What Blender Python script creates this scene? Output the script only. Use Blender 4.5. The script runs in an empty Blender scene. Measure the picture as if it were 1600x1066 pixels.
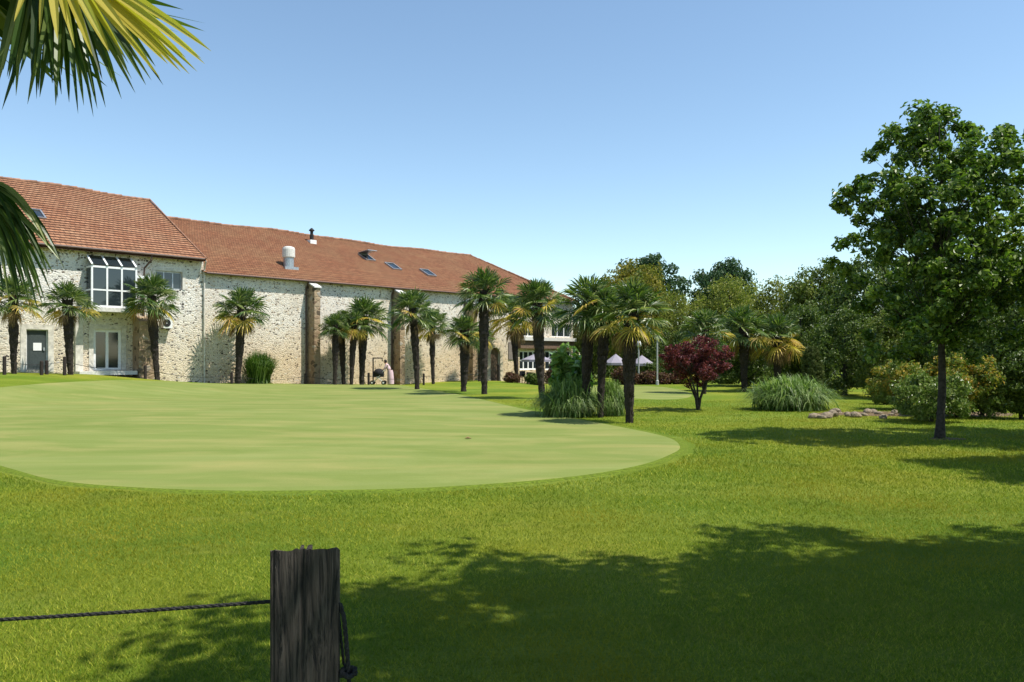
import bpy, bmesh, math, random
import numpy as np
from mathutils import Vector, Matrix
R = math.radians
scene = bpy.context.scene
COL = scene.collection
F, CX, HY, EYE = 1200.0, 800.0, 558.0, 1.7          # focal px, centre, horizon row, eye height (photo of 1600 px)
P0 = np.array([-12.96, 48.6]); D = np.array([0.6966, 0.7175]); N = np.array([0.7175, -0.6966])
ROT = math.atan2(D[1], D[0])

# ------------------------------------------------------------------ terrain
def sst(a, b, x):
    t = np.clip((x - a) / (b - a), 0, 1); return t * t * (3 - 2 * t)
WB_T = [-40, -16.5, -13, -10, -9, -6.5, 0, 7, 14, 22, 30, 60]
WB_Z = [1.0, .98, .84, .52, .40, .22, 0, -.22, -.06, -.5, -.5, -.3]
def hgt(X, Y):
    X = np.asarray(X, float); Y = np.asarray(Y, float)
    dx = X - P0[0]; dy = Y - P0[1]
    t = dx * D[0] + dy * D[1]; w = dx * N[0] + dy * N[1]
    z = np.interp(t, WB_T, WB_Z) * sst(13, 1.0, w)
    dip = -.55 * sst(46, 57, Y) * sst(-1, 4, X) * sst(130, 95, Y)
    z = np.minimum(z, z * 0 + 9) * (1 - sst(-1, 4, X) * sst(46, 57, Y)) + dip
    z = z + .05 * np.sin(X * .31 + 1) * np.sin(Y * .23) * sst(8, 16, Y) * sst(3, 8, w)
    fade = sst(160, 100, np.hypot(X, Y))
    return z * fade
def ground(px, py):
    kx, kz = (px - CX) / F, (HY - py) / F
    Y = 2.0
    while Y < 150:
        if EYE + kz * Y <= hgt(kx * Y, Y): break
        Y += .05
    return float(kx * Y), float(Y), float(hgt(kx * Y, Y))
def at(px, Y): x = (px - CX) / F * Y; return x, Y, float(hgt(x, Y))
def zof(py, Y): return EYE + (HY - py) / F * Y
def loc(px, py, w=0.0):
    """building-local point on the plane w metres in front of the long wall"""
    k = (px - CX) / F; Q = P0 + N * w
    t = (k * Q[1] - Q[0]) / (D[0] - D[1] * k)
    Y = Q[1] + D[1] * t
    return t, -w, zof(py, Y)
def locT(t, w, px=None): return P0 + D * t + N * w

# ------------------------------------------------------------------ scene graph helpers
def tag(o, label=None, cat=None, group=None, kind=None):
    if label: o['label'] = label
    if cat: o['category'] = cat
    if group: o['group'] = group
    if kind: o['kind'] = kind
    return o
def empty(name, l=(0, 0, 0), rz=0, label=None, cat=None, group=None):
    o = bpy.data.objects.new(name, None); COL.objects.link(o)
    o.location = l; o.rotation_euler = (0, 0, rz); o.empty_display_size = .2
    return tag(o, label, cat, group)
def copy_tree(o, parent=None):
    c = o.copy(); COL.objects.link(c)
    if parent: c.parent = parent
    for ch in [x for x in bpy.data.objects if x.parent == o]: copy_tree(ch, c)
    return c

class MB:
    """mesh collector: polygons given as vertex arrays + faces, with material slots"""
    def __init__(s): s.v = []; s.f = []; s.m = []; s.n = 0
    def add(s, verts, faces, mat=0):
        verts = np.asarray(verts, float).reshape(-1, 3)
        faces = np.asarray(faces, int)
        if faces.ndim == 1: faces = faces[None]
        s.v.append(verts); s.f.append(faces + s.n); s.m.append(np.full(len(faces), mat)); s.n += len(verts)
    def box(s, a, b, mat=0):
        x0, y0, z0 = np.minimum(a, b); x1, y1, z1 = np.maximum(a, b)
        v = [(x, y, z) for z in (z0, z1) for y in (y0, y1) for x in (x0, x1)]
        s.add(v, [(0, 2, 3, 1), (4, 5, 7, 6), (0, 1, 5, 4), (2, 6, 7, 3), (0, 4, 6, 2), (1, 3, 7, 5)], mat)
    def quad(s, *p, mat=0): s.add(p, [tuple(range(len(p)))], mat)
    def prism(s, poly, ext, mat=0):
        poly = np.asarray(poly, float); n = len(poly); ext = np.asarray(ext, float)
        v = np.vstack([poly, poly + ext])
        s.add(v[:n], [tuple(range(n))], mat); s.add(v[n:], [tuple(range(n))[::-1]], mat)
        for i in range(n):
            j = (i + 1) % n; s.add([v[i], v[j], v[j + n], v[i + n]], [(0, 1, 2, 3)], mat)
    def tube(s, pts, rad, k=8, mat=0, cap=True, jit=0, rng=None):
        pts = [np.asarray(p, float) for p in pts]; n = len(pts)
        if not hasattr(rad, '__len__'): rad = [rad] * n
        vs = []; ref = np.array([.3, .2, 1.0])
        for i, p in enumerate(pts):
            t = pts[min(i + 1, n - 1)] - pts[max(i - 1, 0)]; t = t / (np.linalg.norm(t) + 1e-9)
            r_ = ref if abs(t @ ref) < .95 else np.array([1., 0, 0])
            a = np.cross(t, r_); a /= np.linalg.norm(a); b = np.cross(t, a)
            for j in range(k):
                q = 2 * math.pi * j / k; rr = rad[i] * (1 + (rng.uniform(-jit, jit) if rng else 0))
                vs.append(p + (a * math.cos(q) + b * math.sin(q)) * rr)
        fs = [(i * k + j, i * k + (j + 1) % k, (i + 1) * k + (j + 1) % k, (i + 1) * k + j) for i in range(n - 1) for j in range(k)]
        s.add(vs, fs, mat)
        if cap:
            s.add(vs[:k], [tuple(range(k))], mat); s.add(vs[-k:], [tuple(range(k))[::-1]], mat)
    def lathe(s, prof, k=16, c=(0, 0), mat=0):
        vs = [(c[0] + r * math.cos(2 * math.pi * j / k), c[1] + r * math.sin(2 * math.pi * j / k), z) for r, z in prof for j in range(k)]
        fs = [(i * k + j, i * k + (j + 1) % k, (i + 1) * k + (j + 1) % k, (i + 1) * k + j) for i in range(len(prof) - 1) for j in range(k)]
        s.add(vs, fs, mat)
    def data(s, name, mats, smooth=False):
        me = bpy.data.meshes.new(name)
        v = np.vstack(s.v); me.vertices.add(len(v)); me.vertices.foreach_set('co', v.astype(np.float32).ravel())
        tot = np.concatenate([np.full(len(f), f.shape[1]) for f in s.f])
        idx = np.concatenate([f.ravel() for f in s.f])
        me.loops.add(len(idx)); me.loops.foreach_set('vertex_index', idx.astype(np.int32))
        me.polygons.add(len(tot))
        me.polygons.foreach_set('loop_start', np.concatenate([[0], np.cumsum(tot)[:-1]]).astype(np.int32))
        me.polygons.foreach_set('loop_total', tot.astype(np.int32))
        me.polygons.foreach_set('material_index', np.concatenate(s.m).astype(np.int32))
        me.polygons.foreach_set('use_smooth', np.full(len(tot), smooth))
        for m in (mats if isinstance(mats, (list, tuple)) else [mats]): me.materials.append(m)
        me.update(calc_edges=True); me.validate()
        return me
    def build(s, name, mats, parent=None, smooth=False, l=None, rz=None):
        o = bpy.data.objects.new(name, s.data(name, mats, smooth)); COL.objects.link(o)
        if parent: o.parent = parent
        if l is not None: o.location = l
        if rz is not None: o.rotation_euler = (0, 0, rz)
        return o

# ------------------------------------------------------------------ materials
class NT:
    def __init__(s, name):
        s.m = bpy.data.materials.new(name); s.m.use_nodes = True; s.t = s.m.node_tree
        s.b = s.t.nodes['Principled BSDF']; s.out = s.t.nodes['Material Output']
    def n(s, typ, ins=None, **kw):
        x = s.t.nodes.new('ShaderNode' + typ)
        for k, v in kw.items(): setattr(x, k, v)
        for k, v in (ins or {}).items(): s.put(x.inputs[k], v)
        return x
    def put(s, sock, v):
        if isinstance(v, bpy.types.NodeSocket): s.t.links.new(v, sock)
        elif isinstance(v, bpy.types.Node): s.t.links.new(v.outputs[0], sock)
        else:
            if hasattr(sock.default_value, '__len__') and len(sock.default_value) == 4 and len(v) == 3: v = (*v, 1)
            sock.default_value = v
    def coord(s, scale=(1, 1, 1), kind='Object', rot=(0, 0, 0)):
        tc = s.n('TexCoord'); return s.n('Mapping', {'Vector': tc.outputs[kind], 'Scale': scale, 'Rotation': rot})
    def noise(s, vec, sc, det=4, rough=.55, dist=0):
        return s.n('TexNoise', {'Vector': vec, 'Scale': sc, 'Detail': det, 'Roughness': rough, 'Distortion': dist}).outputs['Fac']
    def ramp(s, fac, stops, interp='LINEAR'):
        r = s.n('ValToRGB', {'Fac': fac}); e = r.color_ramp.elements; r.color_ramp.interpolation = interp
        while len(e) < len(stops): e.new(.5)
        for el, (p, c) in zip(e, stops):
            el.position = p; el.color = (*c, 1) if hasattr(c, '__len__') else (c, c, c, 1)
        return r.outputs['Color']
    def mix(s, fac, a, b, mode='MIX'):
        x = s.n('Mix', data_type='RGBA', blend_type=mode); x.clamp_factor = True
        s.put(x.inputs[0], fac); s.put(x.inputs[6], a); s.put(x.inputs[7], b); return x.outputs[2]
    def math(s, op, a, b=0.0):
        x = s.n('Math', operation=op); s.put(x.inputs[0], a); s.put(x.inputs[1], b); return x.outputs[0]
    def set(s, **kw):
        for k, v in kw.items(): s.put(s.b.inputs[k.replace('_', ' ')], v)
        return s
    def bump(s, h, strength=.5, dist=.02):
        s.put(s.b.inputs['Normal'], s.n('Bump', {'Height': h, 'Strength': strength, 'Distance': dist}).outputs['Normal']); return s

def plain(name, col, rough=.6, metal=0, var=.25, sc=12, bump=.15, spec=.3):
    t = NT(name); v = t.coord()
    n1 = t.noise(v, sc, 5); c = np.array(col)
    t.set(Base_Color=t.ramp(n1, [(.3, tuple(c * (1 - var))), (.7, tuple(np.minimum(c * (1 + var * .6), 1)))]), Roughness=rough, Metallic=metal)
    t.b.inputs['Specular IOR Level'].default_value = spec
    if bump: t.bump(n1, bump, .01)
    return t.m

def leaf_mat(name, cols, trans=.35, rough=.45, patch=None, psc=1.2, spec=.4, patch2=None):
    """foliage: colour varies leaf by leaf (mesh islands) and in broad patches"""
    t = NT(name); g = t.n('NewGeometry')
    k = len(cols)
    c = t.ramp(g.outputs['Random Per Island'], [(i / (k - 1) if k > 1 else 0, cols[i]) for i in range(k)])
    if patch:
        f = t.ramp(t.noise(t.coord(), psc, 2), [(.45, 0.), (.65, 1.)])
        c = t.mix(f, c, patch)
    if patch2: c = t.mix(t.ramp(t.noise(t.coord(), .9, 5, .65, .5), [(.50, .0), (.66, .75)]), c, patch2)
    t.set(Base_Color=c, Roughness=rough); t.b.inputs['Specular IOR Level'].default_value = spec
    tr = t.n('BsdfTranslucent', {'Color': t.mix(1.0, c, (1.0, 1.25, .55), 'MULTIPLY')})
    mx = t.n('MixShader', {'Fac': trans}); t.t.links.new(t.b.outputs[0], mx.inputs[1]); t.t.links.new(tr.outputs[0], mx.inputs[2])
    t.t.links.new(mx.outputs[0], t.out.inputs['Surface'])
    return t.m

M = {}
def lawn_mat():
    t = NT('lawn'); v = t.coord()
    big = t.noise(v, .22, 3, .5); mid = t.noise(v, 1.3, 4, .6, .4); fine = t.noise(t.coord((1, 1, 1)), 38, 6, .75); tiny = t.noise(v, 160, 3, .7)
    c = t.ramp(big, [(.36, (.095, .175, .012)), (.50, (.165, .215, .014)), (.64, (.290, .275, .026))])
    c = t.mix(t.ramp(mid, [(.35, .0), (.7, .55)]), c, (.145, .190, .010))
    c = t.mix(t.ramp(t.noise(t.coord((1, 2.2, 1)), .55, 5, .65), [(.56, .0), (.72, .6)]), c, (.30, .27, .045))
    c = t.mix(t.ramp(t.noise(t.coord((.16, .75, 1), rot=(0, 0, -.35)), 1.1, 4, .55, .8), [(.50, .0), (.66, .55)]), c, (.27, .32, .05))
    c = t.mix(t.ramp(fine, [(.30, .75), (.62, .0)]), c, (.05, .105, .008))
    c = t.mix(t.ramp(tiny, [(.5, .0), (.8, .45)]), c, (.34, .36, .05))
    t.set(Base_Color=c, Roughness=.9); t.b.inputs['Specular IOR Level'].default_value = .12
    t.bump(t.math('ADD', fine, t.math('MULTIPLY', tiny, .5)), .8, .035); return t.m
def green_mat():
    t = NT('putting_green'); 
    a = t.noise(t.coord((.13, .36, 1), rot=(0, 0, .22)), 1.5, 6, .62, 1.1)
    b = t.noise(t.coord((.35, .9, 1)), .9, 4, .6, .8); fine = t.noise(t.coord(), 60, 5, .7)
    c = t.ramp(a, [(.28, (.140, .182, .038)), (.5, (.182, .218, .055)), (.74, (.240, .262, .085))])
    c = t.mix(t.ramp(b, [(.46, .0), (.70, .8)]), c, (.285, .262, .088))
    c = t.mix(t.ramp(b, [(.2, .5), (.42, .0)]), c, (.125, .170, .035))
    # mown lanes
    w = t.n('TexWave', {'Vector': t.coord((1, 1, 1), rot=(0, 0, R(96))), 'Scale': .30, 'Distortion': 3.5, 'Detail': 2, 'Detail Scale': .5}, wave_profile='SIN')
    c = t.mix(t.ramp(w.outputs['Fac'], [(.3, .0), (.7, .22)]), c, (.145, .185, .045))
    c = t.mix(t.ramp(fine, [(.3, .35), (.6, .0)]), c, (.10, .14, .03))
    t.set(Base_Color=c, Roughness=.95); t.b.inputs['Specular IOR Level'].default_value = .1
    t.bump(fine, .35, .01); return t.m
def stone_mat(name, mortar, tan, stones, sc=4.2, dark=.45):
    t = NT(name); v = t.coord((1, 1, 1.45))
    wob = t.n('TexNoise', {'Vector': v, 'Scale': 3.0, 'Detail': 3})
    vv = t.n('VectorMath', {0: v.outputs[0], 1: t.n('VectorMath', {0: wob.outputs['Color'], 1: (.16, .16, .16)}, operation='MULTIPLY').outputs[0]}, operation='ADD')
    vo = t.n('TexVoronoi', {'Vector': vv.outputs[0], 'Scale': sc}, feature='F1')
    ed = t.n('TexVoronoi', {'Vector': vv.outputs[0], 'Scale': sc}, feature='DISTANCE_TO_EDGE')
    rnd = t.n('SeparateColor', {0: vo.outputs['Color']})
    stone = t.ramp(rnd.outputs[0], [(0, stones[0]), (.25, stones[1]), (.5, stones[2]), (.8, stones[3])], 'CONSTANT')
    # lime render: white above, tan towards the foot of the wall, blotched
    z = t.n('SeparateXYZ', {0: t.n('TexCoord').outputs['Object']}).outputs[2]
    hz = t.math('ADD', t.math('MULTIPLY', z, .17), t.math('MULTIPLY', t.noise(t.coord(), .45, 4), .55))
    base = t.mix(t.ramp(hz, [(.52, 1.), (.95, .0)]), mortar, tan)
    base = t.mix(t.ramp(t.noise(t.coord(), 14, 4), [(.4, .35), (.65, .0)]), base, tuple(np.array(tan) * .75))
    base = t.mix(t.ramp(t.noise(t.coord((1, 1, .35)), .8, 6, .7, .6), [(.50, .0), (.72, .45)]), base, tuple(np.array(tan) * .62))
    # a stone shows where the cell is thick and not buried under render
    show = t.math('MULTIPLY', t.ramp(ed.outputs['Distance'], [(.06, .0), (.13, 1.)]), t.ramp(rnd.outputs[1], [(dark - .06, 1.), (dark + .06, .25)]))
    c = t.mix(show, base, stone)
    t.set(Base_Color=c, Roughness=.93); t.b.inputs['Specular IOR Level'].default_value = .15
    t.bump(t.math('ADD', t.ramp(ed.outputs['Distance'], [(.0, .0), (.18, 1.)]), t.noise(v, 25, 4)), .55, .05); return t.m
def roof_mat(name, cols, lichen, row=.30, colw=.2):
    t = NT(name)
    br = t.n('TexBrick', {'Vector': t.coord(kind='UV'), 'Scale': 1.0, 'Mortar Size': .012, 'Brick Width': colw, 'Row Height': row,
                          'Color1': (0, 0, 0, 1), 'Color2': (1, 1, 1, 1), 'Mortar': (.5, .5, .5, 1), 'Bias': 0.0}, offset=.5)
    c = t.ramp(br.outputs['Color'], [(0, cols[0]), (.5, cols[1]), (1, cols[2])])
    big = t.noise(t.coord(), .5, 5, .65, .5)
    c = t.mix(t.ramp(big, [(.42, .0), (.7, .6)]), c, lichen)
    c = t.mix(t.ramp(t.noise(t.coord(), 7, 5, .7), [(.33, .65), (.55, .0)]), c, tuple(np.array(cols[0]) * .55))
    c = t.mix(br.outputs['Fac'], c, (.05, .022, .014))
    t.set(Base_Color=c, Roughness=.85); t.b.inputs['Specular IOR Level'].default_value = .2
    t.bump(t.math('ADD', t.math('MULTIPLY', br.outputs['Fac'], -1.0), t.noise(t.coord(), 30, 3)), .5, .02); return t.m
def wood_post_mat():
    t = NT('weathered_post_wood'); v = t.coord((9, 9, .9))
    g = t.noise(v, 5, 8, .7, 1.2); k = t.noise(t.coord((13, 13, .8)), 3, 6, .7, 3.0); s = t.noise(t.coord((40, 40, 1.2)), 5, 4, .7)
    c = t.ramp(g, [(.3, (.018, .014, .011)), (.5, (.060, .047, .037)), (.72, (.125, .102, .084))])
    c = t.mix(t.ramp(k, [(.40, .95), (.47, .0)]), c, (.006, .005, .005))
    c = t.mix(t.ramp(s, [(.55, .0), (.8, .5)]), c, (.17, .145, .12))
    t.set(Base_Color=c, Roughness=.88)
    t.bump(t.math('ADD', t.math('MULTIPLY', t.ramp(k, [(.36, .0), (.5, 1.)]), 1.5), t.math('ADD', g, t.math('MULTIPLY', s, .4))), 0.8, .007); return t.m

M['lawn'] = lawn_mat(); M['green'] = green_mat()
M['blade'] = leaf_mat('grass_blades', [(.085, .155, .008), (.165, .235, .014), (.28, .315, .024), (.44, .42, .06)], .25, .6, (.27, .250, .018), .35, spec=.15, patch2=(.085, .155, .012))
M['stone'] = stone_mat('rubble_wall', (.85, .81, .72), (.74, .58, .38), [(.07, .055, .04), (.20, .14, .09), (.52, .40, .26), (.62, .55, .43)], 7.6, .36)
M['stone2'] = stone_mat('farmhouse_rubble_wall', (.85, .82, .75), (.78, .66, .48), [(.08, .07, .06), (.19, .16, .125), (.48, .39, .28), (.50, .46, .40)], 6.8, .40)
M['quoin'] = plain('dressed_limestone', (.62, .58, .50), .9, var=.3, sc=5, bump=.3)
M['brownstone'] = stone_mat('buttress_stone', (.40, .30, .19), (.34, .24, .15), [(.12, .09, .06), (.22, .15, .10), (.30, .21, .13), (.36, .31, .25)], 2.6, .6)
M['tile'] = roof_mat('clay_tiles', [(.29, .122, .060), (.36, .165, .084), (.42, .21, .115)], (.40, .25, .14), .30, .24)
M['tile2'] = roof_mat('old_clay_tiles', [(.235, .094, .042), (.285, .120, .055), (.33, .150, .072)], (.34, .20, .095), .20, .17)
M['edge'] = plain('tile_edge_shade', (.085, .04, .028), .9, var=.5, sc=2)  # shade under each tile course, painted dark on the risers
M['ridge'] = plain('ridge_tile', (.30, .16, .10), .85, var=.5, sc=3)
M['white'] = plain('white_paint', (.78, .78, .76), .5, var=.08)
M['slab'] = plain('pale_concrete', (.62, .60, .55), .85, var=.2)
M['door'] = plain('grey_green_door_paint', (.055, .068, .066), .5, var=.2)
M['paper'] = plain('paper', (.8, .8, .78), .7, var=.04)
M['dark'] = plain('dark_metal', (.025, .024, .024), .55, .3, var=.3)
M['zinc'] = plain('zinc', (.42, .43, .44), .4, .7, var=.3)
M['pipe'] = plain('brown_downpipe', (.10, .06, .045), .5, var=.3)
M['render'] = plain('cream_render', (.60, .50, .36), .9, var=.22, sc=3)
M['timber'] = plain('brown_timber', (.17, .11, .075), .8, var=.35, sc=6)
M['post'] = wood_post_mat()
M['lowpost'] = plain('dark_post_wood', (.035, .026, .022), .9, var=.5, sc=20, bump=.5)
M['rope'] = plain('dark_rope', (.035, .034, .033), .9, var=.5, sc=150, bump=.9)
M['bark'] = plain('tree_bark', (.05, .042, .036), .95, var=.6, sc=14, bump=.9)
M['palmbark'] = plain('palm_fibre', (.040, .031, .024), .97, var=.7, sc=30, bump=.9)
M['rock'] = plain('pale_rock', (.24, .19, .13), .9, var=.6, sc=6, bump=.6)
M['soil'] = plain('bare_soil', (.16, .10, .06), .97, var=.6, sc=16, bump=.9)
M['canvas'] = plain('shade_toned_canvas', (.28, .255, .29), .8, var=.06)  # white canvas toned down: tree shade is put into the colour
M['globe'] = plain('lamp_globe', (.75, .75, .72), .25, var=.05, spec=.5)
M['skin'] = plain('skin', (.50, .30, .21), .6, var=.08, sc=4, bump=0)
M['pink'] = plain('pale_pink_cloth', (.62, .44, .47), .85, var=.2, sc=4)
M['hair'] = plain('dark_hair', (.02, .013, .01), .6, var=.3)
M['blackcloth'] = plain('black_fabric', (.02, .02, .022), .85, var=.3)
t = NT('window_glass'); t.set(Base_Color=(.018, .026, .030), Roughness=.06); t.b.inputs['Specular IOR Level'].default_value = .8; M['glass'] = t.m
PALMG = [(.022, .052, .009), (.052, .105, .016), (.115, .170, .032), (.30, .32, .12)]
M['palm'] = leaf_mat('palm_leaf', PALMG, .28, .38, spec=.5)
M['palmy'] = leaf_mat('yellowed_palm_leaf', [(.24, .22, .04), (.52, .40, .05), (.68, .48, .10), (.42, .22, .07)], .35, .5)
M['palmlit'] = leaf_mat('painted_sunlit_palm_leaf', [(.48, .40, .06), (.62, .50, .08), (.70, .60, .16)], .5, .4)  # sunlight painted into the leaf colour for the near backlit fan
M['palmdead'] = leaf_mat('dead_palm_leaf', [(.10, .06, .03), (.25, .16, .07), (.40, .28, .12)], .2, .8)
M['hero'] = leaf_mat('maple_leaf', [(.036, .078, .010), (.078, .140, .018), (.15, .215, .034), (.30, .37, .09)], .36, .40)
M['olive'] = leaf_mat('olive_foliage', [(.12, .155, .024), (.23, .25, .042), (.40, .38, .10)], .3, .55)
M['yellowgreen'] = leaf_mat('yellowgreen_foliage', [(.13, .13, .018), (.25, .21, .030), (.36, .29, .05)], .3, .55, (.13, .17, .025), .6)
M['darkgreen'] = leaf_mat('dark_foliage', [(.038, .068, .010), (.082, .125, .018), (.16, .205, .036)], .25, .5)
M['midgreen'] = leaf_mat('mid_foliage', [(.064, .096, .013), (.130, .170, .024), (.26, .28, .055)], .28, .5)
M['farblue'] = leaf_mat('far_dark_foliage', [(.030, .068, .028), (.050, .100, .038), (.085, .135, .05)], .25, .5)
M['red'] = leaf_mat('red_maple_leaf', [(.045, .009, .013), (.115, .022, .028), (.30, .075, .08)], .3, .5)
M['redshrub'] = leaf_mat('reddish_shrub_leaf', [(.06, .025, .015), (.13, .05, .03), (.16, .12, .04)], .25, .6)
M['orange'] = leaf_mat('orange_tipped_leaf', [(.08, .13, .02), (.17, .22, .035), (.44, .34, .05), (.58, .32, .06)], .3, .5, (.15, .21, .035), 1.5)
M['laurel'] = leaf_mat('glossy_shrub_leaf', [(.07, .12, .02), (.15, .21, .04), (.30, .34, .11)], .28, .35)
M['pampas'] = leaf_mat('pampas_blade', [(.06, .12, .020), (.16, .25, .05), (.36, .44, .15)], .3, .5)
M['reed'] = leaf_mat('green_reed_blade', [(.03, .08, .012), (.08, .15, .022), (.18, .25, .05)], .3, .5)
M['cone'] = leaf_mat('conifer_scale', [(.05, .075, .015), (.09, .12, .022), (.14, .15, .03)], .15, .7)
M['broad'] = leaf_mat('broad_leaf', [(.05, .12, .02), (.14, .25, .05), (.32, .44, .16)], .3, .3, spec=.6)

# ------------------------------------------------------------------ ground
def axis(lo, hi, step, far):
    a = list(np.arange(lo, hi + step, step)); g = step; x = hi
    while x < far: g *= 1.5; x += g; a.append(x)
    g = step; x = lo; b = []
    while x > -far: g *= 1.5; x -= g; b.append(x)
    return np.array(b[::-1] + a)
xs, ys = axis(-45, 45, .6, 2500), axis(-6, 90, .6, 2500)
XX, YY = np.meshgrid(xs, ys); ZZ = hgt(XX, YY)
mb = MB(); nx = len(xs)
i, j = np.meshgrid(np.arange(len(ys) - 1), np.arange(nx - 1), indexing='ij'); i = i.ravel(); j = j.ravel()
mb.add(np.stack([XX, YY, ZZ], -1).reshape(-1, 3), np.stack([i * nx + j, i * nx + j + 1, (i + 1) * nx + j + 1, (i + 1) * nx + j], 1))
tag(mb.build('ground', M['lawn'], smooth=True), kind='structure')

def catmull(pts, n=14):
    pts = np.array(pts, float); m = len(pts); out = []
    for i in range(m):
        p0, p1, p2, p3 = pts[i - 1], pts[i], pts[(i + 1) % m], pts[(i + 2) % m]
        for k in range(n):
            u = k / n; out.append(.5 * (2 * p1 + (p2 - p0) * u + (2 * p0 - 5 * p1 + 4 * p2 - p3) * u * u + (3 * p1 - p0 - 3 * p2 + p3) * u ** 3))
    return np.array(out)
def gp(px, py): return ground(px, py)[:2]
def farp(px, w):
    t_, _, _ = loc(px, 600, w); return tuple(P0 + D * t_ + N * w)
green_out = catmull([gp(-110, 700), gp(0, 733), gp(100, 757), gp(300, 770), gp(500, 771), gp(700, 765), gp(900, 749), gp(1010, 730), gp(1060, 712), gp(1073, 699),
                     gp(1050, 684), gp(980, 669), gp(900, 654), gp(800, 635), gp(720, 617), gp(660, 607), farp(600, 3.6), farp(520, 1.9), farp(430, 1.9), farp(330, 2.9), farp(200, 4.8), farp(80, 6.2), farp(-50, 7.6), farp(-220, 9.5),
                     (-31, 20), (-25, 16.5), (-17, 15.5)])
def sheet(name, outline, mat, zoff, rings=50):
    c = outline.mean(0) if name not in ('putting_green', 'fringe') else np.array([-7.0, 21.0]); n = len(outline); mb = MB()
    fr = np.linspace(0, 1, rings + 1)[1:]
    P = c + (outline[None] - c) * fr[:, None, None]
    edge = np.where(fr > .995, -.03, 0)[:, None]
    V = np.concatenate([[[c[0], c[1], hgt(*c) + zoff]], np.stack([P[..., 0], P[..., 1], hgt(P[..., 0], P[..., 1]) + zoff + edge], -1).reshape(-1, 3)])
    k = np.arange(n); k2 = (k + 1) % n
    mb.add(V, np.stack([0 * k, 1 + k, 1 + k2], 1))
    fs = [np.stack([1 + r * n + k, 1 + (r + 1) * n + k, 1 + (r + 1) * n + k2, 1 + r * n + k2], 1) for r in range(rings - 1)]
    mb.f.append(np.concatenate(fs)); mb.m.append(np.zeros(n * (rings - 1), int))
    return tag(mb.build(name, mat, smooth=True), kind='structure')
sheet('putting_green', green_out, M['green'], .022, 60)
cg = np.array([-7.0, 21.0]); dd = green_out - cg; fringe_out = green_out + dd / np.linalg.norm(dd, axis=1)[:, None] * (.16 + .03 * np.sin(np.arange(len(dd)) * .5))[:, None]
M['fringe'] = plain('fringe_turf', (.115, .160, .014), .95, var=.5, sc=22, bump=.8, spec=.1)
_c = sheet('fringe', fringe_out, M['fringe'], .012, 60)
ell = [(5.9 + 2.9 * math.cos(a) + .3 * math.sin(2 * a), 38.5 + 8.2 * math.sin(a)) for a in np.linspace(0, 2 * math.pi, 60)[:-1]]
sheet('practice_green', np.array(ell), M['green'], .02, 12)

def in_poly(x, y, poly):
    inside = np.zeros(len(x), bool); n = len(poly)
    for i in range(n):
        x1, y1 = poly[i]; x2, y2 = poly[(i + 1) % n]
        c = ((y1 > y) != (y2 > y)); xi = (x2 - x1) * (y - y1) / (y2 - y1 + 1e-12) + x1
        inside ^= c & (x < xi)
    return inside
def blades():
    rs = np.random.RandomState(3); n = 620000
    Y = 3.0 * (30 / 3.0) ** rs.rand(n); X = (rs.rand(n) * 2 - 1) * (Y * .70 + .8)
    keep = ~in_poly(X, Y, fringe_out); X, Y = X[keep], Y[keep]; n = len(X)
    Z = hgt(X, Y) - .004
    s = np.clip(Y / 6, .85, 2.2); h = (.016 + .020 * rs.rand(n)) * np.clip(Y / 8, 1, 1.5); w = .0022 * s * (1 + rs.rand(n) * .6)
    a = rs.rand(n) * 2 * math.pi; la = rs.rand(n) * 2 * math.pi; ln = h * (.2 + 1.1 * rs.rand(n))
    b1 = np.stack([X - np.cos(a) * w, Y - np.sin(a) * w, Z], 1); b2 = np.stack([X + np.cos(a) * w, Y + np.sin(a) * w, Z], 1)
    tp = np.stack([X + np.cos(la) * ln, Y + np.sin(la) * ln, Z + h], 1)
    mb = MB(); mb.add(np.stack([b1, b2, tp], 1).reshape(-1, 3), np.arange(3 * n).reshape(-1, 3))
    tag(mb.build('grass', M['blade']), 'short mown grass blades of the near lawn, yellow green', 'grass', kind='stuff')
blades()

# ------------------------------------------------------------------ buildings
def holes_wall(mb, x0, x1, z0, z1, holes, depth, mat=0, rmat=1):
    X = sorted({x0, x1, *[h[0] for h in holes], *[h[1] for h in holes]}); Z = sorted({z0, z1, *[h[2] for h in holes], *[h[3] for h in holes]})
    for a, b in zip(X, X[1:]):
        for c, d in zip(Z, Z[1:]):
            mx, mz = (a + b) / 2, (c + d) / 2
            if any(h[0] < mx < h[1] and h[2] < mz < h[3] for h in holes): continue
            mb.quad((a, 0, c), (b, 0, c), (b, 0, d), (a, 0, d), mat=mat)
    for a, b, c, d in holes:
        mb.quad((a, 0, c), (a, depth, c), (a, depth, d), (a, 0, d), mat=rmat); mb.quad((b, 0, c), (b, 0, d), (b, depth, d), (b, depth, c), mat=rmat)
        mb.quad((a, 0, d), (a, depth, d), (b, depth, d), (b, 0, d), mat=rmat); mb.quad((a, 0, c), (b, 0, c), (b, depth, c), (a, depth, c), mat=rmat)
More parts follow.
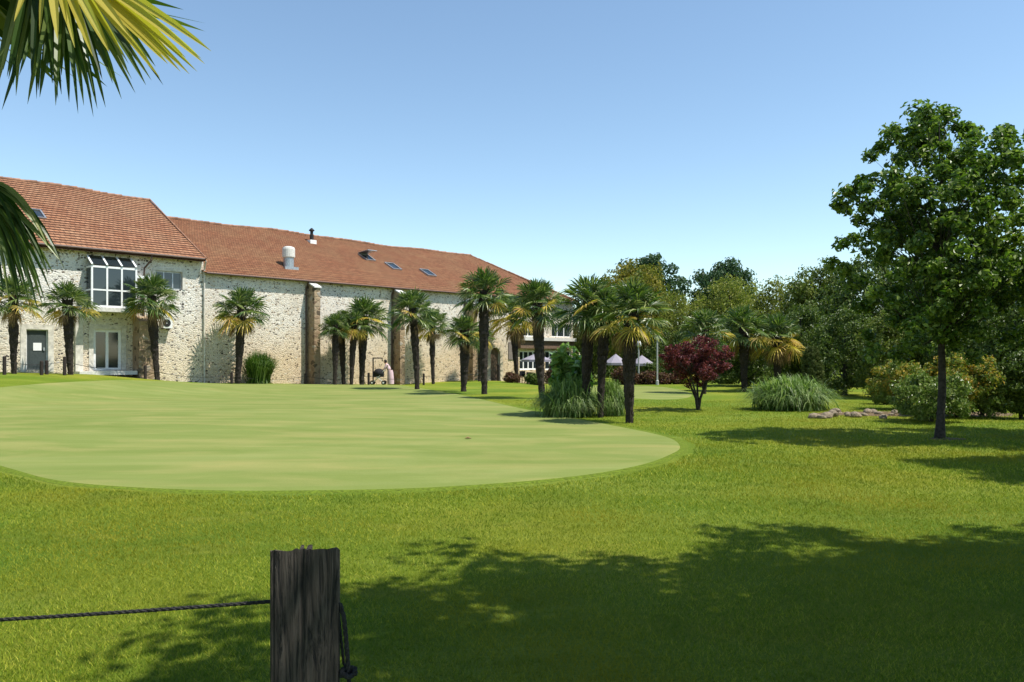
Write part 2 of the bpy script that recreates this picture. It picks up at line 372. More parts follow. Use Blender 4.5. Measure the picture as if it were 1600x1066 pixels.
def win_part(parent, a, b, c, d, y, nx=2, nz=1, name='window', fm='white', bar=.07):
    mb = MB(); th = .06
    for x in np.linspace(a, b, nx + 1): 
        xx = min(max(x, a + bar / 2), b - bar / 2); mb.box((xx - bar / 2, y - th, c), (xx + bar / 2, y, d))
    X = np.linspace(a, b, nx + 1)
    for z in np.linspace(c, d, nz + 1):
        zz = min(max(z, c + bar / 2), d - bar / 2)
        for p, q in zip(X, X[1:]): mb.box((p + bar / 2 + (bar / 2 if p == a else 0), y - th + .004, zz - bar / 2), (q - bar / 2 - (bar / 2 if q == b else 0), y - .004, zz + bar / 2))
    o = mb.build(name, M[fm], parent)
    g = MB(); g.box((a + .01, y - th * .55, c + .01), (b - .01, y - th * .35, d - .01)); g.build('pane', M['glass'], o)
    return o
def surround(parent, a, b, c, d, wd=.25, pr=.03, sill=True):
    mb = MB(); mb.box((a - wd, -pr, c), (a - .003, .05, d + wd)); mb.box((b + .003, -pr, c), (b + wd, .05, d + wd)); mb.box((a - .003, -pr + .004, d + .003), (b + .003, .05, d + wd - .004))
    return mb.build('stone_surround', M['quoin'], parent)

def sag(x): return .055 * math.sin(x * .37 + .6) + .035 * math.sin(x * .93) - .03
def roof_slope(mb, xa0, xa1, ya, za, xb0, xb1, yb, zb, rows, th=.03, mat=0):
    """stepped tile courses from eave (a) up to ridge (b)"""
    for r in range(rows):
        u, v = r / rows, (r + 1) / rows
        L = lambda p, q, k: p + (q - p) * k
        dz = th
        m_ = 26
        for k_ in range(m_):
            f0, f1 = k_ / m_, (k_ + 1) / m_
            def Q(uu, f, o_): x_ = L(L(xa0, xb0, uu), L(xa1, xb1, uu), f); return (x_, L(ya, yb, uu), L(za, zb, uu) + o_ + sag(x_) * uu)
            p = [Q(u, f0, dz), Q(u, f1, dz), Q(v, f1, .002), Q(v, f0, .002)]
            mb.quad(*p, mat=mat)
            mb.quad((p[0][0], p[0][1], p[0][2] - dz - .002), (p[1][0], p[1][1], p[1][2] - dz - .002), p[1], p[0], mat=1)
def roof_uv(o, ax=0):
    me = o.data; uv = me.uv_layers.new(name='UV'); co = np.zeros(len(me.vertices) * 3); me.vertices.foreach_get('co', co); co = co.reshape(-1, 3)
    li = np.zeros(len(me.loops), int); me.loops.foreach_get('vertex_index', li); c = co[li]
    v = np.hypot(c[:, 1 - ax], c[:, 2]) * 1.0 if ax == 0 else np.hypot(c[:, 0], c[:, 2])
    uv.data.foreach_set('uv', np.stack([c[:, ax], v], 1).astype(np.float32).ravel())
def ridge_tiles(parent, a, b, r=.11, step=.42, name='ridge_tiles'):
    a, b = np.array(a, float), np.array(b, float); L = np.linalg.norm(b - a); n = int(L / step); mb = MB(); rng = random.Random(5)
    for i in range(n):
        p, q = a + (b - a) * i / n, a + (b - a) * (i + 1.08) / n; d = rng.uniform(-.014, .014) + (sag(p[0]) if name == 'ridge_tiles' else 0)
        mb.tube([p + (0, 0, d), q + (0, 0, d + .015)], [r, r * 1.15], 8)
    return mb.build(name, M['ridge'], parent)

# --- farmhouse (left)
EO = .45
te, _, ze = loc(322, 405, EO)
A = P0 + D * te
k = (233 - CX) / F
s_r = (A[0] - k * A[1]) / (k * -N[1] + N[0])          # depth of the ridge behind the wall plane
Yr = A[1] - N[1] * s_r; zr = zof(312, Yr)
XL = -38.0; XE = loc(318, 500)[0]
fh = empty('farmhouse', (P0[0], P0[1], 0), ROT, 'white rubble stone farmhouse with orange tiled roof, glazed bay and grey door', 'building')
zw = ze + EO * (zr - ze) / (s_r + EO) - .12
def hole(px0, px1, py0, py1, w=0):
    a, _, z1 = loc(px0, py0, w); b, _, _ = loc(px1, py0, w); m = loc((px0 + px1) / 2, py1, w)[2]; mt = loc((px0 + px1) / 2, py0, w)[2]
    return a, b, m, mt
H_door = hole(41, 75, 515, 578); H_fr = hole(146, 190, 515, 579); H_win = hole(243, 285, 424, 452); H_or = hole(140, 208, 418, 480)
mb = MB(); holes_wall(mb, XL, XE, -1.2, zw, [H_door, H_fr, H_win, H_or], .28, 0, 1)
yb = 2 * s_r
mb.quad((XE, 0, -1.2), (XE, yb, -1.2), (XE, yb, zw), (XE, s_r, zr - .1), (XE, 0, zw)); mb.quad((XL, 0, -1.2), (XL, 0, zw), (XL, s_r, zr - .1), (XL, yb, zw), (XL, yb, -1.2))
mb.quad((XL, yb, -1.2), (XL, yb, zw), (XE, yb, zw), (XE, yb, -1.2))
mb.build('wall', [M['stone2'], M['quoin']], fh)
mb = MB(); rows = 27
roof_slope(mb, XL - .2, te, -EO, ze, XL - .2, te, s_r, zr, rows, .055)
yE = 2 * s_r + EO; roof_slope(mb, te, XL - .2, yE, ze, te, XL - .2, s_r, zr, rows, .045)
mb.quad((XL - .2, -EO, ze - .17), (te, -EO, ze - .17), (te, s_r, zr - .17), (XL - .2, s_r, zr - .17)); mb.quad((te, yE, ze - .17), (XL, yE, ze - .17), (XL, s_r, zr - .17), (te, s_r, zr - .17))
mb.quad((te, -EO, ze - .17), (te, -EO, ze + .04), (te, s_r, zr), (te, s_r, zr - .17))
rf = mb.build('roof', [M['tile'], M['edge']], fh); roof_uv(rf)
ridge_tiles(rf, (XL, s_r, zr + .02), (te, s_r, zr + .02))
mb = MB(); mb.tube([(te + .02, -EO, ze + .05), (te + .02, s_r, zr + .05)], .04, 6); mb.build('verge', M['ridge'], rf)
mb = MB(); mb.tube([(XL, -EO - .05, ze - .02), (te - .1, -EO - .05, ze - .02)], .06, 8); mb.build('gutter', M['pipe'], fh)
def on_roof(px, py, ya, za, yb_, zb):
    """ray hit with the front roof plane, local coords"""
    O = np.array([0, 0, EYE]); d = np.array([(px - CX) / F, 1, (HY - py) / F])
    def lc(p, vec=False):
        q = p[:2] if vec else p[:2] - P0; return np.array([q @ D, -(q @ N), p[2]])
    o, e = lc(O), lc(d, True); m = (zb - za) / (yb_ - ya)
    s = (za - o[2] + m * (o[1] - ya)) / (e[2] - m * e[1]); return o + e * s
def skylight(roof, px0, px1, py0, py1, geo, openang=0, fm='zinc'):
    c = on_roof((px0 + px1) / 2, (py0 + py1) / 2, *geo); m = math.atan2(geo[3] - geo[1], geo[2] - geo[0])
    s0 = on_roof(px0, (py0 + py1) / 2, *geo); s1 = on_roof(px1, (py0 + py1) / 2, *geo); w = .42; L = .62
    o = bpy.data.objects.new('skylight', None); 
    mb = MB()
    for a, b in (((-w, -L), (-w + .08, L)), ((w - .08, -L), (w, L)), ((-w + .08, -L), (w - .08, -L + .08)), ((-w + .08, L - .08), (w - .08, L))):
        mb.box((a[0], a[1], -.02), (b[0], b[1], .10))
    me = mb.data('skylight', M[fm]); o = bpy.data.objects.new('skylight', me); COL.objects.link(o); o.parent = roof
    o.location = tuple(c); o.rotation_euler = (m, 0, 0)
    g = MB(); g.box((-w + .082, -L + .082, .03), (w - .082, L - .082, .05)); g = g.build('pane', M['glass'], o)
    if openang:
        g2 = MB(); g2.box((-w, -2 * L, 0), (w, 0, .05)); g2 = g2.build('open_sash', M['zinc'], o); g2.location = (0, L, .1); g2.rotation_euler = (-openang, 0, 0)
    return o
geoL = (-EO, ze, s_r, zr)
skylight(rf, 38, 70, 325, 345, geoL); skylight(rf, -80, -50, 312, 330, geoL)
# door and french window
a, b, c, d = H_door
surround(fh, a, b, c - .1, d)
mb = MB(); mb.box((a + .05, .12, c), (b - .05, .17, d - .04)); mb.box((a + .15, .105, c + .15), (b - .15, .118, c + .9)); mb.box((a + .15, .105, c + 1.0), (b - .15, .118, d - .2))
dr = mb.build('door', M['door'], fh)
mb = MB(); mb.box((b - .2, .05, c + .95), (b - .12, .104, c + 1.1)); mb.build('handle', M['zinc'], dr)
mb = MB(); mb.box((a + .32, .09, c + .95), (a + .68, .102, c + 1.33)); nt = mb.build('notice', M['paper'], dr)
mb = MB(); 
mb.box((a, .1, c), (a + .049, .2, d)); mb.box((b - .049, .1, c), (b, .2, d)); mb.box((a + .05, .1, d - .04), (b - .05, .2, d)); mb.build('door_frame', M['white'], dr)
a, b, c, d = H_fr; surround(fh, a, b, c - .1, d, .22)
win_part(fh, a, b, c, d, .16, 2, 1, 'french_window', 'white', .14)
mb = MB(); mb.box((a - .9, -.85, c - .22), (b + .5, -.031, c - .02)); mb.build('doorstep', M['slab'], fh)
a, b, c, d = H_win; surround(fh, a, b, c, d, .16); win_part(fh, a, b, c, d, .2, 3, 1, 'window', 'zinc', .07)
mb = MB(); mb.box((a - .5, -.5, c + .45), (a - 1.25, -.003, c + .58)); mb.build('canopy', M['white'], fh)
# glazed bay
w = .85
o0 = loc(144, 416, w); o1 = loc(213, 416, w); zb_ = loc(178, 481, w)[2]; zt = loc(178, 417, w)[2]
bay = MB(); br = .085
xs_ = [o0[0], o0[0] + (o1[0] - o0[0]) / 3, o0[0] + 2 * (o1[0] - o0[0]) / 3, o1[0]]
zm = zb_ + (zt - zb_) * .42
for x in xs_: bay.box((x - br / 2, -w, zb_), (x + br / 2, -w + br, zt))
for z, hh in ((zb_ + .05, .1), (zm, .08), (zt - .05, .1)):
    for p, q in zip(xs_, xs_[1:]): bay.box((p + br / 2, -w + .005, z - hh / 2), (q - br / 2, -w + br - .005, z + hh / 2))
for x in (xs_[0], xs_[-1]):
    for z in (zb_ + .05, zm, zt - .05): bay.box((x - br / 2 + .004, -w + br, z - .04), (x + br / 2 - .004, -.003, z + .04))
rz_ = zt + .62
for x in xs_: bay.tube([(x, -w - .05, zt + .04), (x, -.01, rz_)], .055, 4)
bo = bay.build('glazed_bay', M['white'], fh)
g = MB()
for p, q in zip(xs_, xs_[1:]):
    g.box((p + br / 2, -w + .03, zb_ + .1), (q - br / 2, -w + .045, zt - .1))
    g.quad((p + .05, -w, zt + .05), (q - .05, -w, zt + .05), (q - .05, -.02, rz_ - .02), (p + .05, -.02, rz_ - .02))
for x in (xs_[0], xs_[-1]): g.box((x - .01, -w + br, zb_ + .1), (x + .01, -.01, zt - .1))
g.build('bay_glass', M['glass'], bo)
mb = MB(); mb.box((xs_[0] - .15, -w - .12, zb_ - .22), (xs_[-1] + .3, -.003, zb_ - .004)); mb.build('bay_floor', M['slab'], bo)
# buttresses, air conditioner, pipes
def buttress(parent, t0, wid, dep, z1, mat='brownstone', cap=True):
    mb = MB(); mb.prism([(t0, -dep, -1), (t0, -dep, z1 - .35), (t0, -.002, z1), (t0, -.002, -1)], (wid, 0, 0))
    o = mb.build('buttress', M[mat], parent)
    if cap:
        c = MB(); c.prism([(t0 - .05, -dep - .08, z1 - .36), (t0 - .05, -dep - .08, z1 - .28), (t0 - .05, -.002, z1 + .10), (t0 - .05, -.002, z1 + .02)], (wid + .1, 0, 0)); c.build('coping', M['slab'], o)
tb = loc(207, 560, 0)[0]
buttress(fh, tb, .85, .95, zb_ - .3, 'brownstone', False)
tb2 = loc(117, 560, 0)[0]
mb = MB(); mb.box((tb2, -.12, -1), (tb2 + .35, -.002, zb_ - .3)); mb.build('pilaster', M['quoin'], fh)
a, b, c, d = hole(254, 268, 497, 513, .3)
mb = MB(); mb.box((a, -.42, c), (b, -.06, d)); ac = mb.build('air_conditioner', M['white'], fh)
mb = MB(); mb.lathe([(.04, 0), (.21, 0), (.21, .02), (.04, .02)], 18); g = mb.build('grille', M['dark'], ac); g.location = ((a + b) / 2 - .06, -.42, (c + d) / 2); g.rotation_euler = (R(90), 0, 0)
mb = MB(); mb.box((a + .05, -.3, c - .05), (a + .1, -.003, c - .004)); mb.box((b - .1, -.3, c - .05), (b - .05, -.003, c - .004)); mb.build('bracket', M['dark'], ac)
xp = loc(232, 410)[0]
mb = MB(); mb.tube([(xp, -EO, ze - .08), (xp, -EO, ze - .3), (xp - .25, -.12, ze - .75), (xp - .3, -.1, ze - 1.3), (xp - .3, -.1, -.5)], .05, 8); mb.build('downpipe', M['pipe'], fh)
mb = MB(); mb.tube([(XE - .05, -EO + .05, ze - .1), (XE, -.1, ze - .6), (XE, -.1, -.5)], .05, 8); mb.build('downpipe', M['quoin'], fh)

# --- long barn
bn = empty('barn', (P0[0], P0[1], 0), ROT, 'long cream rubble stone barn with weathered red tiled roof and buttresses behind the palms', 'building')
EM = .32
tm0 = XE + .02; th_ = loc(903, 472, EM)[0]; zem = loc(322, 425, EM)[2] - .02
sR = s_r
def ridge_t(px): 
    k = (px - CX) / F; Q = P0 - N * sR; return (k * Q[1] - Q[0]) / (D[0] - D[1] * k)
tr = ridge_t(735); zrm = zof(400, (P0 + D * tr - N * sR)[1]) - .02
zwm = zem + EM * (zrm - zem) / (sR + EM) - .1
tE = th_ - .3
H_arch = hole(766, 781, 543, 596); H_w1 = hole(733, 741, 545, 594); H_v1 = hole(812, 842, 548, 578); H_v2 = hole(852, 893, 548, 578)
H_u1 = hole(862, 893, 506, 527); H_u2 = hole(815, 838, 506, 526); H_sh = hole(794, 804, 535, 562)
mb = MB(); holes_wall(mb, tm0, tE, -1.2, zwm, [H_arch, H_w1, H_v1, H_v2, H_u1, H_u2], .3, 0, 1)
mb.quad((tE, 0, -1.2), (tE, 2 * sR, -1.2), (tE, 2 * sR, zwm), (tE, 0, zwm)); mb.quad((tm0, 2 * sR, -1.2), (tm0, 2 * sR, zwm), (tE, 2 * sR, zwm), (tE, 2 * sR, -1.2))
mb.build('wall', [M['stone'], M['quoin']], bn)
mb = MB(); rows = 42; yE = 2 * sR + EM
roof_slope(mb, tm0 - .15, th_, -EM, zem, tm0 - .15, tr, sR, zrm, rows, .028)
roof_slope(mb, th_, tm0, yE, zem, tr, tm0, sR, zrm, rows, .028)
rows2 = 26
for r in range(rows2):
    u, v = r / rows2, (r + 1) / rows2; L = lambda p, q, k: p + (q - p) * k
    mb.quad((L(th_, tr, u), L(-EM, sR, u), L(zem, zrm, u) + .028), (L(th_, tr, u), L(yE, sR, u), L(zem, zrm, u) + .028), (L(th_, tr, v), L(yE, sR, v), L(zem, zrm, v)), (L(th_, tr, v), L(-EM, sR, v), L(zem, zrm, v)))
mb.quad((tm0, -EM, zem - .06), (th_, -EM, zem - .06), (tr, sR, zrm - .17), (tm0, sR, zrm - .17)); mb.quad((th_, -EM, zem - .06), (th_, yE, zem - .06), (tr, sR, zrm - .17))
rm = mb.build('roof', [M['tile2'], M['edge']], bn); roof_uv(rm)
ridge_tiles(rm, (tm0, sR, zrm + .02), (tr, sR, zrm + .02), .10); ridge_tiles(rm, (th_, -EM, zem + .05), (tr, sR, zrm + .03), .09, name='hip_tiles')
mb = MB(); mb.tube([(tm0, -EM - .04, zem - .03), (th_, -EM - .04, zem - .03)], .055, 8); mb.build('gutter', M['pipe'], bn)
geoM = (-EM, zem, sR, zrm)
skylight(rm, 600, 628, 410, 424, geoM); skylight(rm, 655, 682, 420, 434, geoM); skylight(rm, 560, 586, 392, 414, geoM, R(32))
# metal roof ducts
c = on_roof(451, 417, *geoM)
mb = MB(); mb.lathe([(.33, -.5), (.33, .56)], 20, c[:2]); v0 = len(mb.v)
mb.lathe([(.30, .56), (.38, .58), (.40, .62), (.40, 1.12), (.36, 1.24), (.2, 1.30), (.0, 1.32)], 20, c[:2], 1)
for i in range(len(mb.v)): mb.v[i][:, 2] += c[2]
ch = mb.build('exhaust_duct', [M['zinc'], M['slab']], rm)
mb = MB(); mb.box((c[0] - .48, c[1] - .42, c[2] - .25), (c[0] + .48, c[1] + .2, c[2] - .03)); mb.build('flashing', M['zinc'], ch)
c = on_roof(487, 379, *geoM)
mb = MB(); mb.lathe([(.14, -.3), (.14, .55), (.11, .56), (.11, .8), (.2, .85), (.2, .9), (.05, 1.05), (0, 1.06)], 12, c[:2])
for i in range(len(mb.v)): mb.v[i][:, 2] += c[2]
ch = mb.build('flue', M['dark'], rm); mb = MB(); mb.box((c[0] - .25, c[1] - .25, c[2] - .2), (c[0] + .25, c[1] + .25, c[2] + .16)); mb.build('flue_base', M['white'], ch)
for px, w_, d_ in ((480, .42, .85), (613.5, .42, .85), (727, .45, .85)):
    t0 = loc(px, 500)[0]; buttress(bn, t0, w_, d_, zem - .12 if px < 700 else zem - .6)
    mb = MB(); mb.tube([(t0 - .12, -EM, zem - .1), (t0 - .12, -.08, zem - .5), (t0 - .12, -.08, -.6)], .05, 8); mb.build('downpipe', M['pipe'], bn)
# arched doorway: brown timber doors recessed
a, b, c, d = H_arch
mb = MB(); mb.box((a + .002, .22, c - .3), (b - .002, .28, d - .002))
for x in np.linspace(a + .1, b - .1, 6): mb.box((x - .01, .205, c), (x + .01, .219, d - .1))
dd = mb.build('arched_door', M['timber'], bn)
mb = MB(); n = 9; pts = []
for i in range(n + 1): q = math.pi * i / n; pts.append(((a + b) / 2 - (b - a) / 2 * math.cos(q), d - (b - a) / 2 + (b - a) / 2 * math.sin(q)))
for (x0, z0), (x1, z1) in zip(pts, pts[1:]): mb.prism([(x0, -.05, z0), (x1, -.05, z1), (x1, -.05, d + .25), (x0, -.05, d + .25)], (0, .25, 0))
mb.box((a - .35, -.05, c - .5), (a - .003, .05, d + .25)); mb.box((b + .003, -.05, c - .5), (b + .35, .05, d + .25)); mb.build('arch_surround', M['render'], bn)
win_part(bn, *H_w1, .2, 1, 3, 'window', 'white', .1)
win_part(bn, *H_v1, .2, 4, 2, 'veranda_window', 'white', .12); win_part(bn, *H_v2, .2, 5, 2, 'veranda_window', 'white', .12)
win_part(bn, *H_u1, .2, 3, 1, 'window', 'white', .08); win_part(bn, *H_u2, .2, 2, 1, 'window', 'white', .08)
a, b, c, d = H_sh; mb = MB(); mb.box((a, -.06, c), (b, -.003, d)); mb.build('shutter', plain('faded_shutter', (.20, .17, .15), .8), bn)
a = H_v1[0] - .3; b = tE - .2; zb2 = hole(815, 893, 528, 533)
mb = MB(); mb.box((a, -.55, zb2[2]), (b, -.004, zb2[3])); mb.build('balcony_slab', M['slab'], bn)
mb = MB(); mb.box((a + .05, -.35, zb2[2] - .65), (b - .05, -.004, zb2[2] - .003)); mb.build('beam', M['timber'], bn)

# ------------------------------------------------------------------ palms
def fan_leaf(mb, base, dirv, pet, Rf, rng, mat, droop=.35, nseg=24, span=135, pleat=.02, petmat=None, segw=1.0, tipd=.0):
    """petiole from base along dirv, then a fan of pointed segments"""
    base = np.array(base, float); d = np.array(dirv, float); d /= np.linalg.norm(d)
    side = np.cross(d, (0, 0, 1)); 
    if np.linalg.norm(side) < .1: side = np.array([1., 0, 0])
    side /= np.linalg.norm(side); up = np.cross(side, d)
    hub = base + d * pet + np.array([0, 0, -.10 * pet * (1 - abs(d[2]))])
    mb.tube([base, base + d * pet * .5 + (0, 0, .02), hub], [.014, .011, .008], 4, mat if petmat is None else petmat, cap=False)
    roll = rng.uniform(-.7, .7); s2 = side * math.cos(roll) + up * math.sin(roll); u2 = np.cross(s2, d)
    d2 = d * .95 + np.array([0, 0, -.12]); d2 /= np.linalg.norm(d2)
    V = []; T = []; Q = []; k = 0
    for i in range(nseg):
        a = R(-span + 2 * span * (i + .5) / nseg + rng.uniform(-2, 2)); da = R(span / nseg) * .98 * segw
        Rl = Rf * (.72 + .28 * math.cos(a * .6)) * rng.uniform(.9, 1.06)
        def P(r, ang, off): 
            p = hub + (d2 * math.cos(ang) + s2 * math.sin(ang)) * r + u2 * off
            p = p + np.array([0, 0, -1.0]) * droop * Rf * (r / Rf) ** 2.4 * (1 if rng.random() > .0 else 1)
            return p
        of = pleat * (1 if i % 2 else -1)
        extra = tipd * rng.uniform(.3, 1.2)
        tip = P(Rl, a, 0) + np.array([0, 0, -extra * Rf])
        V += [hub, P(Rl * .5, a - da, 0), P(Rl * .5, a + da, of), P(Rl * .78, a - da * .38, 0), P(Rl * .78, a + da * .38, of * .6), tip]
        T += [(k, k + 1, k + 2), (k + 3, k + 5, k + 4)]; Q += [(k + 1, k + 3, k + 4, k + 2)]; k += 6
    mb.add(V, T, mat); n0 = mb.n - len(V); mb.f.append(np.array(Q) + n0); mb.m.append(np.full(len(Q), mat))
    return hub
def palm_crown(seed, nleaf=40, yellow=.12, dead=3, Rf=.56, pet=.52):
    rng = random.Random(seed); mb = MB()
    for i in range(nleaf):
        u = i / (nleaf - 1); el = R(86 - 112 * u ** .9 + rng.uniform(-9, 9)); az = i * 2.39996 + rng.uniform(-.3, .3)
        d = (math.cos(el) * math.cos(az), math.cos(el) * math.sin(az), math.sin(el))
        old = u > .62 and rng.random() < yellow * 3.0
        mat = 1 if old else 0
        fan_leaf(mb, (0.05 * d[0], .05 * d[1], -.28 * u), d, pet * rng.uniform(.8, 1.15) * (.75 + .35 * min(u * 2, 1)), Rf * rng.uniform(.85, 1.1), rng, mat, droop=.06 + .26 * u, tipd=.10, segw=.62, pleat=.03)
    for i in range(dead):
        az = rng.uniform(0, 6.28); el = R(-62 - rng.uniform(0, 18)); d = (math.cos(el) * math.cos(az), math.cos(el) * math.sin(az), math.sin(el))
        fan_leaf(mb, (.1 * math.cos(az), .1 * math.sin(az), -.3), d, pet * .7, Rf * .75, rng, 2, droop=.3, span=80, tipd=.3)
    return mb.data('palm_crown', [M['palm'], M['palmy'], M['palmdead']])
crowns = {'g': [palm_crown(s, 46, .05, 2) for s in (1, 2, 3, 9)], 'm': [palm_crown(s, 42, .11, 4) for s in (4, 5, 8)], 'y': [palm_crown(s, 36, 1.2, 9) for s in (6, 7)]}
def palm_trunk(h, r0, r1, seed):
    rng = random.Random(seed); mb = MB(); n = max(10, int(h / .13)); bx, by = rng.uniform(-.07, .07), rng.uniform(-.05, .05)
    pts, rad = [], []
    for i in range(n + 1):
        u = i / n; pts.append((bx * math.sin(u * 3), by * math.sin(u * 2.5), h * u - .08 * (1 - u)))
        rad.append((r0 * 1.12 if u < .03 else r0 + (r1 - r0) * min(1, u * 1.7) ** 1.3) * rng.uniform(.9, 1.1))
    mb.tube(pts, rad, 12, jit=.16, rng=rng)
    V = []; Fc = []
    for i in range(int(h * 150)):           # old leaf bases and hanging fibre
        u = rng.random() ** .75; j = min(int(u * n), n - 1); p = np.array(pts[j]); p[2] = h * u; a = rng.uniform(0, 6.283); r = rad[j] * .92
        o = np.array([math.cos(a), math.sin(a), 0]); s_ = np.array([-math.sin(a), math.cos(a), 0]); w = rng.uniform(.012, .032)
        up = rng.random() < .6 + .4 * (u < .5); L = rng.uniform(.04, .10) * (1 + .6 * u)
        tip = p + o * (r + rng.uniform(.015, .06) * (.6 + .8 * u)) + np.array([0, 0, L if up else -L * 1.3]); k = len(V)
        V += [p + o * r - s_ * w, p + o * r + s_ * w, tip, p + o * (r - .02) + np.array([0, 0, .05])]; Fc += [(k, k + 1, k + 2), (k, k + 2, k + 3), (k + 1, k + 3, k + 2)]
    mb.add(V, Fc); return mb
def palm(px, base, top, cw, tw, kind, label, Y=None, seed=0, cyo=0, group='fan palms on the lawn'):
    """px base row, crown top row, crown width px, trunk width px"""
    if Y is None: x, Y, z = ground(px, base)
    else: x, _, z = at(px, Y)
    sc = (cw / F * Y) / 2.12; ztop = zof(top, Y)
    hub = ztop - .86 * sc
    o = empty('palm_tree', (x, Y, z - .02), random.Random(seed).uniform(0, 6), label, 'palm tree', group)
    rt_ = random.Random(seed + 500); o.rotation_euler = (rt_.uniform(-.05, .05), rt_.uniform(-.05, .05), o.rotation_euler[2])
    h = hub - z; r = tw / F * Y / 2
    palm_trunk(h, r * .60, r * 1.08, seed).build('trunk', M['palmbark'], o)
    c = bpy.data.objects.new('crown', crowns[kind][seed % len(crowns[kind])]); COL.objects.link(c); c.parent = o
    c.location = (0, 0, h); c.scale = (sc, sc, sc); c.rotation_euler = (0, 0, seed * 1.7)
    return o
def wallY(px, w): t_ = loc(px, 500, w)[0]; return float((P0 + D * t_ + N * w)[1])
palm(22, 584, 427, 84, 12, 'm', 'fan palm in front of the stone wall left of the grey door', wallY(22, 2.4), 11)
palm(110, 584, 436, 80, 13, 'm', 'fan palm between the grey door and the french window', wallY(110, 2.4), 12)
palm(246, 595, 426, 88, 12, 'g', 'fan palm just left of the air conditioner, under the bay', wallY(246, 2.2), 13)
palm(371, 598, 444, 88, 12, 'm', 'fan palm standing alone against the barn beside the upright grass clump', wallY(371, 1.7), 15)
palm(523, 602, 487, 52, 9, 'g', 'short fan palm, leftmost trunk of the cluster of four', wallY(523, 2.8), 16)
palm(537, 602, 484, 50, 9, 'g', 'short fan palm, second trunk of the cluster of four', wallY(537, 2.0), 17)
palm(549, 602, 482, 54, 9, 'm', 'short fan palm, third trunk of the cluster of four', wallY(549, 2.8), 18)
palm(565, 602, 458, 86, 12, 'g', 'tallest palm of the cluster of four, on its right', wallY(565, 2.4), 19)
palm(652, 609, 449, 80, 11, 'g', 'green fan palm right of the second buttress and the person', None, 20)
palm(677, 600, 478, 62, 8, 'm', 'thin yellowing palm close behind the one right of the buttress', wallY(677, 2.0), 21)
palm(724, 612, 488, 68, 13, 'g', 'short dark green palm just left of the tall round crowned palm', None, 22)
palm(757, 616, 414, 96, 14, 'g', 'tall palm with a big round deep green crown before the hipped roof end', None, 25)
palm(749, 600, 505, 44, 8, 'm', 'small palm half hidden behind the tall round crowned palm', wallY(749, 2.2), 24)
palm(808, 598, 455, 84, 9, 'y', 'yellow and brown leaved palm beside the terrace', wallY(808, 2.5), 27)
palm(847, 623, 430, 98, 15, 'g', 'tall palm left of the pampas clump with its trunk before the veranda', None, 26)
palm(915, 652, 425, 112, 16, 'm', 'leftmost palm rising out of the pampas clump in mid lawn', None, 29)
palm(938, 653, 450, 92, 14, 'g', 'middle palm of the pampas clump, its crown mixed with the others', None, 28)
palm(984, 661, 433, 122, 19, 'm', 'rightmost and nearest palm of the group, clear of the pampas grass', None, 31)
palm(1163, 612, 473, 92, 13, 'm', 'fan palm left of the big pampas mound behind the red maple', None, 33)
palm(1215, 612, 486, 88, 13, 'y', 'palm with a bright yellow and orange dried crown above the pampas mound', None, 34)
palm(1100, 606, 478, 84, 10, 'g', 'dark palm behind the red maple', 36, 35)

# foreground palm: trunk out of frame on the left, two fans hanging into the picture
fp = empty('palm_tree', (-2.15, 2.0, 0), 0, 'near palm whose yellow lit fan and dark hanging leaves enter the picture at the left', 'palm tree')
palm_trunk(2.55, .14, .19, 77).build('trunk', M['palmbark'], fp)
def pix(px, py, Y): return np.array([(px - CX) / F * Y + 2.15, Y - 2.0, zof(py, Y)])
def near_fan(mb, hubp, tips, mat, seed, w=.014, sag=.0, wide=None):
    rng = random.Random(seed); hub = pix(*hubp)
    for tp in tips:
        tip = pix(*tp[:3]); m_ = tp[3] if len(tp) > 3 else mat
        d = tip - hub; L = np.linalg.norm(d); sd = np.cross(d, (rng.uniform(-.35, .35), 1, rng.uniform(-.3, .3))); sd /= np.linalg.norm(sd)
        nrm = np.cross(sd, d); nrm /= np.linalg.norm(nrm)
        W = w * rng.uniform(.8, 1.25); pts = []
        for u, ww in ((0, .25), (.3, .9), (.55, 1.1), (.78, .8), (.92, .42), (1, .03)):
            c = hub + d * u + np.array([0, 0, 1.0]) * sag * L * 4 * u * (1 - u)
            pts.append((c - sd * W * ww, c + nrm * W * .45 * ww, c + sd * W * ww))
        V = [p for t3 in pts for p in t3]; Q = []
        for i in range(5): Q += [(3 * i, 3 * i + 1, 3 * i + 4, 3 * i + 3), (3 * i + 1, 3 * i + 2, 3 * i + 5, 3 * i + 4)]
        mb.add(V, Q, m_)
    return hub
mb = MB(); rng = random.Random(9)
# fan A, sunlit look painted in yellow, reaching right
tipsA = [(330, 80, 1.9), (320, 100, 1.9), (308, 112, 1.92), (296, 116, 1.95), (282, 112, 1.97), (262, 100, 2.0), (250, 122, 1.95), (232, 96, 1.9), (215, 70, 1.85), (300, 60, 2.05), (272, 82, 2.05), (240, 60, 2.1), (290, 90, 2.0), (255, 80, 2.02), (225, 45, 2.1), (315, 92, 1.97), (276, 98, 1.93)]
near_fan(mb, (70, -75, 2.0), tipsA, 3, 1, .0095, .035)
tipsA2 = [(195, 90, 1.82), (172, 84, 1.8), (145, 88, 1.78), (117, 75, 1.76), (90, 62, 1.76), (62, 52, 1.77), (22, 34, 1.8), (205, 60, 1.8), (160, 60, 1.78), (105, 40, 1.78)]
near_fan(mb, (72, -95, 1.9), tipsA2, 3, 2, .0105, .03)
